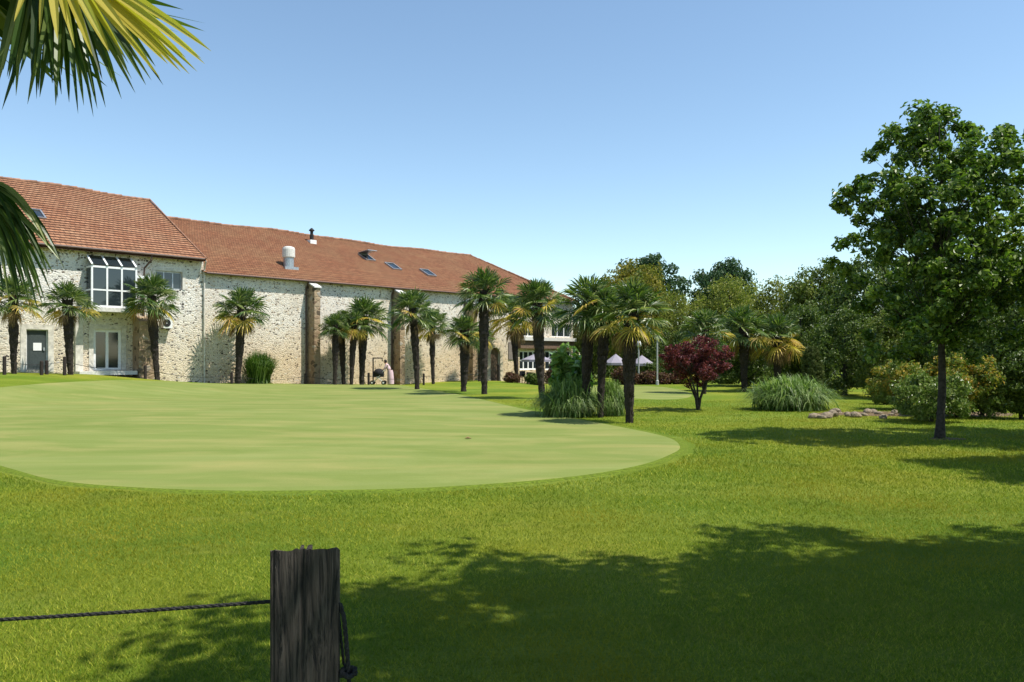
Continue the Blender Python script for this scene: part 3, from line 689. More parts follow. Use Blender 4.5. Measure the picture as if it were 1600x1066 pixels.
# dark fan behind it, hanging down
tipsB = [(x_, y_, 2.1 + rng.uniform(-.1, .15)) for x_, y_ in ((3, 172), (14, 132), (30, 118), (43, 163), (55, 120), (62, 152), (74, 108), (87, 165), (96, 118), (108, 160), (122, 178), (131, 165), (146, 183), (152, 170), (165, 168), (176, 130), (190, 155), (199, 108), (228, 133), (255, 133), (243, 104), (20, 90), (210, 100), (137, 140), (116, 130), (68, 95), (84, 130), (180, 118), (160, 125), (140, 110), (100, 95), (40, 80))]
near_fan(mb, (95, -60, 2.15), tipsB, 0, 3, .0080, .06)
near_fan(mb, (60, -90, 2.1), [(rng.uniform(-10, 240), 60 + rng.uniform(20, 95), 2.15 + rng.uniform(-.12, .2)) for _ in range(34)], 0, 14, .0085, .05)
near_fan(mb, (40, -70, 2.2), [(x_, y_, 2.25 + rng.uniform(-.1, .1)) for x_, y_ in ((-10, 150), (5, 110), (25, 150), (50, 95), (75, 80), (8, 70), (120, 90), (35, 60), (190, 80), (230, 90), (60, 130), (150, 100))], 0, 4, .009, .05)
# fan C, dark, drooping along the left edge
tipsC = [(rng.uniform(-30, 88), rng.uniform(380, 470), 2.4) for _ in range(26)] + [(100, 420, 1.9), (92, 405, 1.9), (70, 470, 1.95), (58, 480, 2.0), (45, 470, 1.9), (62, 440, 1.85), (30, 480, 2.0), (14, 470, 1.9), (20, 440, 1.8), (5, 455, 1.95), (40, 420, 1.85), (52, 400, 1.9), (75, 385, 1.9), (82, 425, 2.0), (-5, 430, 1.9), (26, 405, 2.1), (66, 475, 2.1), (36, 450, 2.1), (78, 452, 2.0), (18, 395, 2.0), (8, 410, 2.05), (48, 450, 2.1), (-15, 460, 2.05), (60, 360, 1.9)]
def droop_fan(mb, hubp, tips, mat, seed, w):
    rng = random.Random(seed); hub = pix(*hubp)
    for tp in tips:
        tip = pix(*tp); W = w * rng.uniform(.8, 1.2); top = hub + (tip - hub) * np.array([.62, .6, 0]) + np.array([0, 0, rng.uniform(-.08, .06)])
        pts = []; sd = np.array([1, rng.uniform(-.5, .5), 0]); sd /= np.linalg.norm(sd)
        for i in range(9):
            u = i / 8; c = hub * (1 - u) ** 2 + 2 * top * u * (1 - u) + tip * u * u
            ww = W * (.3 + 1.0 * math.sin(math.pi * min(u * .95 + .08, 1)))
            if i == 8: ww = .001
            pts += [c - sd * ww, c + np.array([0, .5 * ww, 0]), c + sd * ww]
        Q = []
        for i in range(8): Q += [(3 * i, 3 * i + 1, 3 * i + 4, 3 * i + 3), (3 * i + 1, 3 * i + 2, 3 * i + 5, 3 * i + 4)]
        mb.add(pts, Q, mat)
tipsC = [(a_, b_, c_ + .45 if c_ < 2.3 else c_) for a_, b_, c_ in tipsC]
droop_fan(mb, (-60, 285, 2.4), tipsC, 0, 5, .0085)
for az, pe in ((-.25, .35), (.25, .45), (-.7, .4), (0, .2)): fan_leaf(mb, (.1, .3, .95 + 2.0), (math.cos(az), math.sin(az) * .5, -.02), pe, .62, rng, 0, droop=.0, segw=1.0)
tc_ = np.array([0, 0, 2.5])
mb.tube([tc_, pix(-60, 20, 2.05), pix(72, -90, 1.95)], [.014, .012, .009], 6, 0); mb.tube([tc_, pix(-60, -10, 2.2), pix(90, -62, 2.15)], [.014, .012, .009], 6, 0); mb.tube([tc_, (.05, .25, 2.75), (.15, .3, 2.95)], [.014, .012, .01], 6, 0); mb.tube([tc_, pix(-160, 270, 2.35), pix(-60, 285, 2.4)], [.014, .012, .009], 6, 0)
for i in range(26):
    u = i / 25; az = R(100 + 190 * ((i * .618) % 1)); el = R(70 - 95 * u); d = (math.cos(el) * math.cos(az), math.cos(el) * math.sin(az), math.sin(el))
    fan_leaf(mb, tc_ + (0, 0, -.2 * u), d, .5, .5, rng, 0, tipd=.25)
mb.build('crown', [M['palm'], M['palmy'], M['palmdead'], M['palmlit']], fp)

# ------------------------------------------------------------------ trees and shrubs
def leaf_cloud(mb, centers, rad, per, size, rs, crown_c, mat=0, flat=.8, aspect=.6, nmat=None):
    C = np.repeat(centers, per, 0); n = len(C); rr = np.repeat(rad, per)
    off = rs.normal(size=(n, 3)); off /= np.linalg.norm(off, axis=1)[:, None]; off *= (rs.rand(n) ** .45)[:, None] * rr[:, None]; off[:, 2] *= flat
    P = C + off
    nr = off / (rr[:, None] + 1e-6) + .35 * (P - crown_c) / (np.linalg.norm(P - crown_c, axis=1)[:, None] + 1e-6) + rs.normal(size=(n, 3)) * .55 + np.array([0, 0, .45])
    nr /= np.linalg.norm(nr, axis=1)[:, None]
    a = np.cross(nr, rs.normal(size=(n, 3))); a /= np.linalg.norm(a, axis=1)[:, None]; b = np.cross(nr, a)
    s = size * (.65 + .7 * rs.rand(n))[:, None]
    fold = nr * s * .16
    v = np.stack([P - a * s * .5, P + b * s * aspect * .5 + fold, P + a * s * .5 - fold * .8, P - b * s * aspect * .5 + fold], 1).reshape(-1, 3)
    k = np.arange(n) * 4
    mb.add(v, np.concatenate([np.stack([k, k + 1, k + 2], 1), np.stack([k, k + 2, k + 3], 1)]), mat)
def tree_meshes(seed, H, cb, rx, ncl, per, leaf, tr_, mat, clr=(.28, .5), lobes=7, top=.0, thin=.0, limbs=None, stems=1, aspect=.6, tname='trunk', shell=.55, spread=None, bark='bark', lowfull=0.0, lim=None):
    """returns (trunk mesh, crown mesh); crown is clusters of leaves at the ends of limbs inside a lobed envelope"""
    rng = random.Random(seed); rs = np.random.RandomState(seed)
    cz = (H + cb) / 2; rz = (H - cb) / 2; cc = np.array([0, 0, cz])
    lob = rs.normal(size=(lobes, 3)); lob /= np.linalg.norm(lob, axis=1)[:, None]; la = rs.uniform(-.28, .22, lobes)
    cen = []
    while len(cen) < ncl:
        d = rs.normal(size=3); d /= np.linalg.norm(d)
        f = 1 + (la * np.exp(-((1 - lob @ d) / .18))).sum()
        r = (shell + (1 - shell) * rs.rand()) * f if rs.rand() > .25 else rs.rand() * f
        zz = d[2] * r
        shape = 1 - top * max(zz, 0) ** 1.5 + lowfull * max(-zz, 0)
        p = np.array([d[0] * rx * r * shape, d[1] * rx * r * shape, cz + zz * rz])
        if thin and rs.rand() < thin * math.exp(-((p[2] - cz) / rz) ** 2 * 2) * .5: continue
        cen.append(p)
    cen = np.array(cen); rad = rs.uniform(clr[0], clr[1], ncl)
    mb = MB(); leaf_cloud(mb, cen, rad, per, leaf, rs, cc, aspect=aspect)
    crown = mb.data('crown', mat)
    tb = MB()
    if stems == 1:
        n = 12; ax = [(.05 * math.sin(i * .9) * rx * .3, .04 * math.cos(i * 1.1) * rx * .3 - .04 * rx * .3, -0.1 + (H * .93) * i / n) for i in range(n + 1)]
        tb.tube(ax, [tr_ * (1.35 if i == 0 else 1) * (1 - .88 * (i / n) ** 1.1) for i in range(n + 1)], 10, jit=.08, rng=rng)
        axis_ = lambda z: np.array(ax[min(max(int(z / (H * .93) * n), 1), n - 1)])
    else:
        axis_ = None; tips = []
        for s_ in range(stems):
            a = 6.28 * s_ / stems + rng.uniform(-.4, .4); e = rx * .42; q = np.array([math.cos(a) * e, math.sin(a) * e, cb + rz * .9])
            tb.tube([(0, 0, -.1), q * (.12, .12, .25), q * (.5, .5, .6), q], [tr_, tr_ * .8, tr_ * .55, tr_ * .25], 7, jit=.1, rng=rng); tips.append(q)
    k = limbs or ncl
    for i in rs.choice(ncl, min(k, ncl), replace=False):
        p = cen[i]; hz = math.hypot(p[0], p[1])
        if axis_: q = axis_(max(lim or cb * .85, p[2] - hz * .75 - .1))
        else: q = min(tips, key=lambda t_: np.linalg.norm(t_ - p)) * (.75, .75, .8)
        m_ = q * .5 + p * .5 + np.array([0, 0, -.06 * hz]) + rs.normal(size=3) * .05 * hz
        r0 = tr_ * .16 * (.5 + .5 * hz / (rx + 1e-6))
        tb.tube([q, m_, p], [r0, r0 * .6, r0 * .2], 5, cap=False)
    return tb.data(tname, M[bark], True), crown
def plant(name, meshes, x, y, z, sc=1, rz=0, label='', cat='tree', group=None, names=('trunk', 'crown'), sz=None):
    o = empty(name, (x, y, z), rz, label, cat, group)
    for nm, me in zip(names, meshes):
        if me is None: continue
        c = bpy.data.objects.new(nm, me); COL.objects.link(c); c.parent = o
    o.scale = (sc, sc, sz or sc); return o

# hero tree at the right
hx, hy_, hz = ground(1468, 686)
plant('deciduous_tree', tree_meshes(21, 7.15, 1.45, 1.98, 330, 84, .12, .085, M['hero'], (.15, .30), 10, .12, .5, 240, shell=.45, lowfull=.05, lim=2.25), hx, hy_, hz, 1, .6,
      'single young tree with slim dark trunk and full green crown on the right lawn')
x, y, z = at(1768, 15.4)
plant('deciduous_tree', tree_meshes(22, 6.6, 1.3, 2.4, 260, 90, .13, .11, M['hero'], (.22, .4), 8, .25, .1, 200), x, y, z, 1, 0, 'leafy tree cut by the right edge of the picture beyond the single tree')
# trees out of frame that shade the near lawn
A_ = tree_meshes(31, 8.6, 4.9, 3.35, 370, 95, .16, .2, M['hero'], (.30, .58), 13, .1, .05, 120, shell=.35)
plant('deciduous_tree', A_, 4.7, 2.5, 0, 1, 0, 'broad shade tree standing out of frame, casting the near shadow over the post')
plant('deciduous_tree', tree_meshes(32, 9.0, 5.2, 3.25, 350, 95, .16, .2, M['hero'], (.30, .58), 13, .1, .05, 120, shell=.35), 8.0, 3.6, 0, 1, 2.9, 'second shade tree out of frame, casting the near shadow at the right')
plant('deciduous_tree', A_, 11.8, -1.2, 0, 1.15, 5.3, 'unseen tree added at the right of the viewer to block sky light')  # this and the next two are added out of view to block sky light
plant('deciduous_tree', A_, 4.2, -4.6, 0, 1.1, 2.2, 'unseen tree added behind the viewer to darken the near shade')
plant('deciduous_tree', A_, -3.4, -5.0, 0, 1.15, 4.1, 'second unseen tree added behind the viewer to darken the near shade')
plant('deciduous_tree', tree_meshes(33, 7.6, 2.0, 2.3, 260, 90, .14, .14, M['hero'], (.25, .42), 8, .2, 0, 120), 11.3, 10.4, 0, 1, 1, 'tree out of frame at the right whose shadow reaches the lawn edge')
# background trees: variants shared
V = {}
V['olive'] = [tree_meshes(s, 8, .6, 3.6, 170, 85, .26, .2, M['olive'], (.6, 1.0), 8, .15, 0, 60, aspect=.35, shell=.6, lowfull=.15) for s in (41, 42)]
V['yg'] = [tree_meshes(43, 8, .8, 3.6, 170, 85, .27, .2, M['yellowgreen'], (.6, 1.0), 8, .15, 0, 60, aspect=.4, shell=.6)]
V['dark'] = [tree_meshes(s, 8, .5, 3.5, 180, 85, .25, .22, M['darkgreen'], (.55, .95), 9, .1, 0, 60, shell=.6, lowfull=.2) for s in (44, 45)]
V['mid'] = [tree_meshes(s, 8, .4, 3.5, 180, 85, .24, .22, M['midgreen'], (.55, .95), 9, .15, 0, 60, shell=.6, lowfull=.2) for s in (46, 47)]
V['far'] = [tree_meshes(s, 11, 4.5, 4.2, 120, 80, .36, .3, M['farblue'], (.6, 1.1), 12, .0, .1, 90, shell=.5) for s in (48, 49)]
BG = [  # px, Y, top row, width px, kind, label
    (1003, 92, 394, 135, 'far', 'dark tall crown showing above both sides of the yellowish tree'),
    (1128, 95, 393, 112, 'far', 'tall dark tree with clumped crown standing above the tree line'),
    (992, 64, 402, 150, 'yg', 'rounded yellow green tree behind the group of palms'),
    (925, 70, 448, 90, 'mid', 'dull green tree past the end of the barn'),
    (1062, 60, 446, 100, 'olive', 'olive green tree behind the dark palm and lamp post'),
    (1140, 60, 432, 132, 'olive', 'feathery olive tree under the tall dark crown'),
    (1218, 56, 424, 120, 'olive', 'olive green tree between the feathery one and the rising dark trees'),
    (1282, 52, 402, 130, 'mid', 'mid green tree left of the single tree, highest of the hedge line there'),
    (1352, 46, 396, 150, 'dark', 'dark tree directly behind the left side of the single tree'),
    (1440, 44, 386, 160, 'dark', 'dark tree directly behind the trunk of the single tree'),
    (1530, 40, 380, 170, 'mid', 'mid green tree behind the right side of the single tree'),
    (1620, 36, 360, 190, 'dark', 'dark tree at the right edge of the wood'),
    (1010, 56, 500, 90, 'dark', 'low dark tree behind the lamp post and parasols'),
    (1085, 52, 498, 90, 'dark', 'low dark tree behind the red maple'),
    (1165, 44, 480, 110, 'dark', 'low dark tree behind the palm beside the pampas mound'),
    (1250, 40, 468, 120, 'dark', 'low dark tree behind the yellow dried palm'),
    (1320, 35, 482, 120, 'dark', 'low dark tree beside the clipped cone'),
    (1400, 32, 470, 130, 'mid', 'low spreading tree behind the orange tipped shrubs'),
    (1490, 30, 462, 130, 'dark', 'low dark tree behind the glossy shrubs'),
    (1585, 27, 450, 150, 'dark', 'low dark tree behind the right edge of the shrub bed'),
]
for i, (px, Y, top, wpx, kd, lab) in enumerate(BG):
    x, y, z = at(px, Y); Hn, rn = (11, 4.2) if kd == 'far' else (8, 3.6)
    s = (wpx / F * Y) / (2 * rn * 1.06); szz = (zof(top, Y) - z) / (Hn * 1.03)
    plant('deciduous_tree', V[kd][i % len(V[kd])], x, y, z, s, i * 1.3, lab, group='trees of the wood behind the lawn', sz=szz)
# distant wood as one mass
rs = np.random.RandomState(5); mb = MB(); n = 620
X = rs.uniform(-5, 75, n); Y = 78 + rs.rand(n) * 24 - X * .28; Z = rs.rand(n) ** 1.3 * (3.2 + 1.6 * np.sin(X * .5) ** 2) - .4
k = np.maximum(0, (X - 30) / 40) * 0; 
leaf_cloud(mb, np.stack([X, Y, Z], 1), rs.uniform(1.1, 1.9, n), 42, .6, rs, np.array([30, 90, -20.]))
tag(mb.build('woodland', M['darkgreen']), 'distant dark woodland behind all the garden trees', 'woodland', kind='stuff')

def shrub(px, base, wpx, top, mat, label, cat='shrub', name='shrub', n=80, per=80, leaf=.09, Y=None, seed=0, group=None, aspect=.5, clr=(.14, .26), base_z=.04):
    x, Y, z = ground(px, base) if Y is None else at(px, Y)
    r = wpx / F * Y / 2; H = zof(top, Y) - z
    return plant(name, tree_meshes(seed, H * .95, base_z, r * .9, n, per, leaf, .035, M[mat], clr, 6, -.1, 0, 30, stems=4, shell=.6, aspect=aspect, lowfull=.1), x, Y, z, 1, seed, label, cat, group, ('stems', 'foliage'))
# red maple
x, y, z = ground(1091, 641)
plant('japanese_maple', tree_meshes(61, 2.45, .7, 1.42, 165, 62, .095, .05, M['red'], (.10, .22), 11, .0, .2, 150, stems=5, aspect=.4, lowfull=-.35, shell=.35), x, y, z, 1, .4, 'small dark red maple with forked bare stems on the lawn', 'tree')
SG = 'shrubs in the stone edged bed'
shrub(1408, 640, 122, 556, 'orange', 'shrub with orange tipped leaves at the left of the stone edged bed', seed=71, group=SG, n=110)
shrub(1455, 652, 135, 583, 'laurel', 'low light green glossy shrub at the foot of the single tree', seed=72, group=SG, n=110, Y=19.6)
shrub(1495, 645, 135, 552, 'orange', 'taller orange green shrub right behind the single tree trunk', seed=73, group=SG, n=120, Y=21.0)
shrub(1535, 652, 112, 566, 'laurel', 'rounded glossy green shrub at the right end of the bed', seed=74, group=SG, n=110)
shrub(1595, 655, 80, 545, 'darkgreen', 'dark shrub at the right edge of the picture', seed=75, n=120, Y=20.5)
shrub(1382, 632, 46, 600, 'darkgreen', 'small bluish dark bush under the orange tipped shrub', seed=76)
shrub(888, 640, 62, 540, 'broad', 'tall plant with big bright leaves rising from the pampas clump', 'plant', 'broadleaf_plant', n=44, per=13, leaf=.34, Y=23.4, seed=77, aspect=.55, clr=(.2, .42), base_z=.3)
for i, (px, w_, tp, mt, lab) in enumerate([(1010, 44, 582, 'redshrub', 'reddish low hedge shrub left of the lamp post'), (1042, 44, 584, 'redshrub', 'reddish brown low hedge shrub right of the lamp post'),
                                   (1072, 34, 584, 'orange', 'small yellowish bush at the end of the red hedge'), (976, 40, 570, 'redshrub', 'pinkish flowering bush under the lilac parasol'),
                                   (1130, 60, 575, 'darkgreen', 'dark bush behind the stems of the red maple'), (1020, 40, 562, 'darkgreen', 'dark bush behind the reddish hedge'), (1060, 50, 560, 'darkgreen', 'dark bush behind the yellowish bush')]):
    shrub(px, 600, w_, tp, mt, lab, Y=47.5 + (4 if mt == 'darkgreen' else 0), seed=80 + i, leaf=.16, per=50, n=60, clr=(.2, .34))
for i, (px, w_, tp, mt, lab) in enumerate([(800, 26, 582, 'redshrub', 'dark reddish bush at the foot of the yellow palm'), (832, 24, 584, 'darkgreen', 'small dark bush beside the terrace chairs'), (866, 32, 565, 'redshrub', 'pinkish red flowering bush behind the tall palm trunk')]):
    shrub(px, 600, w_, tp, mt, lab, Y=54, seed=90 + i, leaf=.15, per=40, n=45, clr=(.18, .3))
# clipped cone
x, y, z = at(1269, 31); Hc = zof(538, 31) - z; rs = np.random.RandomState(4); n = 360
u = rs.rand(n); a = rs.rand(n) * 6.28; r = .40 * np.sqrt(1 - u ** 3.2) * (.82 + .18 * rs.rand(n)) + .02
mb = MB(); leaf_cloud(mb, np.stack([r * np.cos(a), r * np.sin(a), .1 + u * (Hc - .2)], 1), np.full(n, .09), 46, .07, rs, np.array([0, 0, Hc / 2]), aspect=.4)
o = empty('clipped_conifer', (x, y, z), 0, 'clipped columnar conifer behind the right of the pampas mound', 'conifer'); mb.build('foliage', M['cone'], o)
mb = MB(); mb.tube([(0, 0, -.1), (0, 0, Hc * .9)], [.07, .03], 8); mb.build('trunk', M['bark'], o)

def grass_clump(name, px, base, wpx, top, mat, label, n=2600, seed=0, Y=None, upright=0., cents=5, width=.012, dep=.8):
    x, Y, z = ground(px, base) if Y is None else at(px, Y)
    r = wpx / F * Y / 2; H = zof(top, Y) - z; rs = np.random.RandomState(seed)
    a = rs.rand(n) * 6.283; reach = r * (.15 + .85 * rs.rand(n) ** .6) * (1 - .25 * upright); c0 = rs.normal(size=(n, 2)) * r * (.22 if not upright else .16)
    hh = H * (.62 + .46 * rs.rand(n)) * (1 - .38 * (reach / r) ** 2 * (1 - upright))
    us = np.linspace(0, 1, 6); rows = []
    dirx, diry = np.cos(a), np.sin(a) * dep
    for u in us:
        bx = c0[:, 0] * (1 - .25 * u) + dirx * reach * (u ** (1.5 - upright)); by = c0[:, 1] * (1 - .25 * u) + diry * reach * (u ** (1.5 - upright))
        drop = (1 - upright) * (.55 + .4 * rs.rand(n)) * np.clip(reach / r, .25, 1)
        bz = hh * (1.35 * u - .35 * u * u) - hh * drop * u ** 4 * 1.0
        rows.append((bx, by, np.maximum(bz, .02)))
    b2 = a + math.pi / 2; w = width * (.6 + .8 * rs.rand(n)); V = []
    for i, (bx, by, bz) in enumerate(rows):
        ww = w * (1 - (us[i]) ** 2 * .97)
        V.append(np.stack([bx - np.cos(b2) * ww, by - np.sin(b2) * ww, bz], 1)); V.append(np.stack([bx + np.cos(b2) * ww, by + np.sin(b2) * ww, bz], 1))
    V = np.stack(V, 1).reshape(-1, 3); k = np.arange(n) * 12; Fs = [np.stack([k + 2 * i, k + 2 * i + 1, k + 2 * i + 3, k + 2 * i + 2], 1) for i in range(5)]
    mb = MB(); mb.add(V, np.concatenate(Fs)); o = mb.build(name, M[mat], l=(x, Y, z)); return tag(o, label, 'ornamental grass')
grass_clump('pampas_grass', 1235, 640, 150, 572, 'pampas', 'big arching mound of pale green pampas grass right of the red maple', 5200, 1, width=.017)
grass_clump('pampas_grass', 890, 650, 122, 578, 'pampas', 'pampas grass around the feet of the left palms of the clump', 4600, 2, Y=22.6, width=.016)
grass_clump('pampas_grass', 955, 650, 60, 578, 'pampas', 'pampas grass between the middle and the right palm of the clump', 3500, 3, Y=22.8)
grass_clump('tall_grass', 405, 599, 74, 543, 'reed', 'upright dense green grass clump against the barn wall', 2600, 4, Y=wallY(404, 1.3), upright=.5, width=.02)

# stones edging the bed, bare soil
rs = np.random.RandomState(8)
def patch(name, cx, cy, rx, ry, mat, zo=.012):
    pts = np.array([(cx + rx * math.cos(a) * (1 + .18 * math.sin(3 * a + cx)), cy + ry * math.sin(a) * (1 + .15 * math.cos(2 * a))) for a in np.linspace(0, 2 * math.pi, 49)[:-1]])
    return sheet(name, pts, mat, zo, 5)
patch('bare_soil', hx + .1, hy_ - .05, .40, .26, M['soil'], .014)
bx0 = ground(1360, 645); patch('bed_soil', bx0[0] + 1.3, bx0[1] - .6, 3.2, 1.3, M['soil'], .016)
proto = []
for s_ in range(4):
    bm = bmesh.new(); bmesh.ops.create_icosphere(bm, subdivisions=2, radius=.5); rr = random.Random(s_); q = [Vector((rr.uniform(-1, 1), rr.uniform(-1, 1), rr.uniform(-1, 1))).normalized() for _ in range(7)]
    for v in bm.verts:
        n_ = v.co.normalized(); f = 1 + sum(.16 * max(0, n_.dot(k_)) ** 3 * (1 if i % 2 else -1.4) for i, k_ in enumerate(q)); v.co = v.co * f; v.co.z *= .8
    me = bpy.data.meshes.new('rock'); bm.to_mesh(me); bm.free(); me.materials.append(M['rock']); proto.append(me)
def rock(px, py, s, i):
    x, y, z = ground(px, py); o = bpy.data.objects.new('rock', proto[i % 4]); COL.objects.link(o); o.location = (x, y, z + s * .12); o.scale = (s, s * .8, s * .8); o.rotation_euler = (0, 0, i * 1.1)
    tag(o, 'pale rough stone in the row edging the shrub bed', 'rock', 'stones edging the shrub bed')
for i in range(26):
    px = 1270 + i * 7.2 + rs.uniform(-3, 3); rock(px, 650 + 3 * math.sin(i * .9) + rs.uniform(-2, 2) + (2 if i < 5 else 0) , rs.uniform(.16, .36) * (1.5 if i in (1, 3, 4) else 1), i)

x, y, z = ground(731, 688); mb = MB(); mb.add([(-.07, 0, .04), (0, -.045, .06), (.08, .0, .035), (0, .05, .075)], [(0, 1, 2), (0, 2, 3)]); mb.add([(-.07, 0, .04), (0, -.045, .06), (.08, .0, .035), (0, .05, .075)] - np.array([0, 0, .004]), [(2, 1, 0), (3, 2, 0)])
tag(mb.build('fallen_leaf', M['palmdead'], l=(x, y, z)), 'small dark fallen leaf lying alone on the putting green', 'leaf')
# ------------------------------------------------------------------ fence posts, ropes
def low_post(px, w, hpx, label):
    Y = wallY(px, w); x, y, z = at(px, Y); h = hpx / F * Y
    o = tag(MB_post(.075, h).build('fence_post', M['lowpost'], l=(x, Y, z)), label, 'post', 'low wooden posts along the building'); return (x, Y, z + h * .75)
def MB_post(r, h):
    mb = MB(); mb.lathe([(r, -.2), (r, h - .03), (r * .8, h), (0, h + .01)], 10); return mb
pp = []
for px, w, hp, lb in [(-60, 3, 30, 'short dark post outside the left edge'), (7, 3.0, 29, 'short dark post at the left edge beside the first palm'), (65, 3.0, 22, 'short dark post in front of the grey door, left one'),
                      (73, 2.6, 22, 'short dark post in front of the grey door, right one'), (101, 2.9, 29, 'short dark post just left of the second palm'), (227, 2.4, 21, 'short dark post right of the brown buttress'),
                      (362, 1.9, 18, 'short dark post left of the lone palm trunk'), (477, 1.5, 17, 'short dark post at the foot of the first barn buttress'), (576, 2.2, 19, 'short dark post left of the pushchair'),
                      (662, 2.6, 18, 'short dark post right of the palm beside the person'), (779, 2.4, 26, 'short dark post beside the arched door')]:
    pp.append(low_post(px, w, hp, lb))
rl = ['rope before the first palm at the left edge', 'rope leading to the grey door posts', 'short rope across the grey door', 'rope left of the second palm', 'rope sagging in front of the french window', 'rope sagging before the barn left bay', 'rope behind the upright grass clump', 'rope behind the cluster of four palms', 'rope behind the pushchair and person', 'rope leading to the arched door']
for (a, b, lb) in zip(pp, pp[1:], rl):
    a, b = np.array(a), np.array(b); L = np.linalg.norm(b - a); pts = [a + (b - a) * u + np.array([0, 0, -min(.05 * L, .25) * 4 * u * (1 - u)]) for u in np.linspace(0, 1, 9)]
    mb = MB(); mb.tube(pts, .012, 5); tag(mb.build('rope', M['rope']), 'thin ' + lb, 'rope', 'ropes between the low posts')

# foreground post
YP = 1.96; xp = (478 - CX) / F * YP; zt = zof(853, YP); hw = .0845
bm = bmesh.new(); n = 15; rr = random.Random(2)
nz = 60; side = 28; ring = []
crack = {i: rr.uniform(.0, .008) for i in range(side * 1)}
for k_ in range(nz + 1):
    z_ = -.15 + (zt + .15) * k_ / nz; row = []
    for i in range(side * 4):
        s_, u = divmod(i, side); u = u / side * 2 - 1
        cr = [(u, -1), (1, u), (-u, 1), (-1, -u)][s_]; p = Vector((cr[0], cr[1]))
        l = max(abs(p.x), abs(p.y)); rnd_ = (abs(p.x) ** 14 + abs(p.y) ** 14) ** (1 / 14); p = p / rnd_
        g = math.sin(i * 12.9898) * 43758.5453; g = g - math.floor(g); dp = (.0022 * g + (.006 if g > .88 else 0)) * (.6 + .4 * math.sin(z_ * 7 + i))
        s2 = hw * (1 - .012 * (1 - k_ / nz)) - dp
        zz = z_ + ((.0012 * math.sin(i * .7) + (.004 if g > .8 else 0)) if k_ == nz else 0)
        yy = p.y * s2 * .5; zz -= max(0, yy + hw * .5) * .42 if k_ == nz else 0; row.append(bm.verts.new((p.x * s2, yy, zz)))
    ring.append(row)
for a, b in zip(ring, ring[1:]):
    for i in range(len(a)): j = (i + 1) % len(a); bm.faces.new((a[i], a[j], b[j], b[i]))
c = bm.verts.new((0, 0, zt - .02))
for i in range(len(ring[-1])): bm.faces.new((ring[-1][i], ring[-1][(i + 1) % len(ring[-1])], c))
for sx, hh, w_ in ((.008, .004, .010), (-.010, .005, .007)):     # splinters standing on the top
    q = [bm.verts.new((sx + dx, -hw * .46 + dy, zt + dz)) for dx, dy, dz in ((-w_, 0, -.01), (w_, 0, -.01), (w_ * .9, .02, hh), (-w_ * .2, .03, hh * .4))]; bm.faces.new(q); bm.faces.new([bm.verts.new(v.co + Vector((0, .012, 0))) for v in reversed(q)])
me = bpy.data.meshes.new('wooden_post'); bm.to_mesh(me); bm.free(); me.materials.append(M['post'])
o = bpy.data.objects.new('wooden_post', me); COL.objects.link(o); o.location = (xp, YP, 0); o.rotation_euler = (0, 0, R(11)); tag(o, 'thick square weathered wooden post standing close to the viewer', 'post')
mb = MB(); mb.lathe([(.085, -.1), (.085, 1.15), (.07, 1.18), (0, 1.18)], 10); tag(mb.build('wooden_post', M['lowpost'], l=(-3.4, 1.75, 0)), 'wooden post outside the left of the frame holding the near rope', 'post')
def twist(mb, pts, r=.0046):
    P = []; 
    for a, b in zip(pts, pts[1:]):
        L = np.linalg.norm(np.array(b) - a); m_ = max(2, int(L / .006)); P += [np.array(a) + (np.array(b) - a) * k_ / m_ for k_ in range(m_)]
    P.append(np.array(pts[-1])); 
    for ph in (0, 2.094, 4.189):
        Q = []; 
        for i, p in enumerate(P):
            t_ = P[min(i + 1, len(P) - 1)] - P[max(i - 1, 0)]; t_ /= np.linalg.norm(t_); a = np.cross(t_, (0.1, 1, .2)); a /= np.linalg.norm(a); b = np.cross(t_, a); q = i * .75 + ph
            Q.append(p + (a * math.cos(q) + b * math.sin(q)) * r * .55)
        mb.tube(Q, r * .62, 6)
zr0 = zof(939, YP)
def sagl(a, b, s, n=24): a, b = np.array(a), np.array(b); return [a + (b - a) * u + np.array([0, 0, -s * 4 * u * (1 - u)]) for u in np.linspace(0, 1, n)]
mb = MB(); twist(mb, sagl((xp - hw + .015, YP, zr0), (-3.34, 1.75, 1.045), .030)); 
e = xp + hw
sp = [(e - .02, YP - .01, zr0 + .004), (e + .006, YP - .012, zr0 - .006), (e + .016, YP - .015, zr0 - .04), (e + .021, YP - .015, zr0 - .09), (e + .024, YP - .012, zr0 - .14), (e + .026, YP - .01, zr0 - .175)]
twist(mb, sp, .0055)
kc = np.array(sp[-1]); kn = [kc + np.array([.015 * math.cos(q) * (1 + .3 * math.sin(2 * q)), .012 * math.sin(q), -.004 - .007 * math.sin(q * 1.5)]) for q in np.linspace(0, 10.5, 30)]
twist(mb, kn, .0065); twist(mb, [kc, kc + (.002, 0, -.03), kc + (-.004, .002, -.06)], .005)
sp2 = [(e - .004, YP + .01, zr0 - .03), (e + .004, YP + .01, zr0 - .11), (e + .012, YP, zr0 - .16), tuple(kc)]
twist(mb, sp2, .0035)
tag(mb.build('rope', M['rope'], smooth=True), 'dark twisted rope passing through the near post with a knotted hanging end', 'rope')

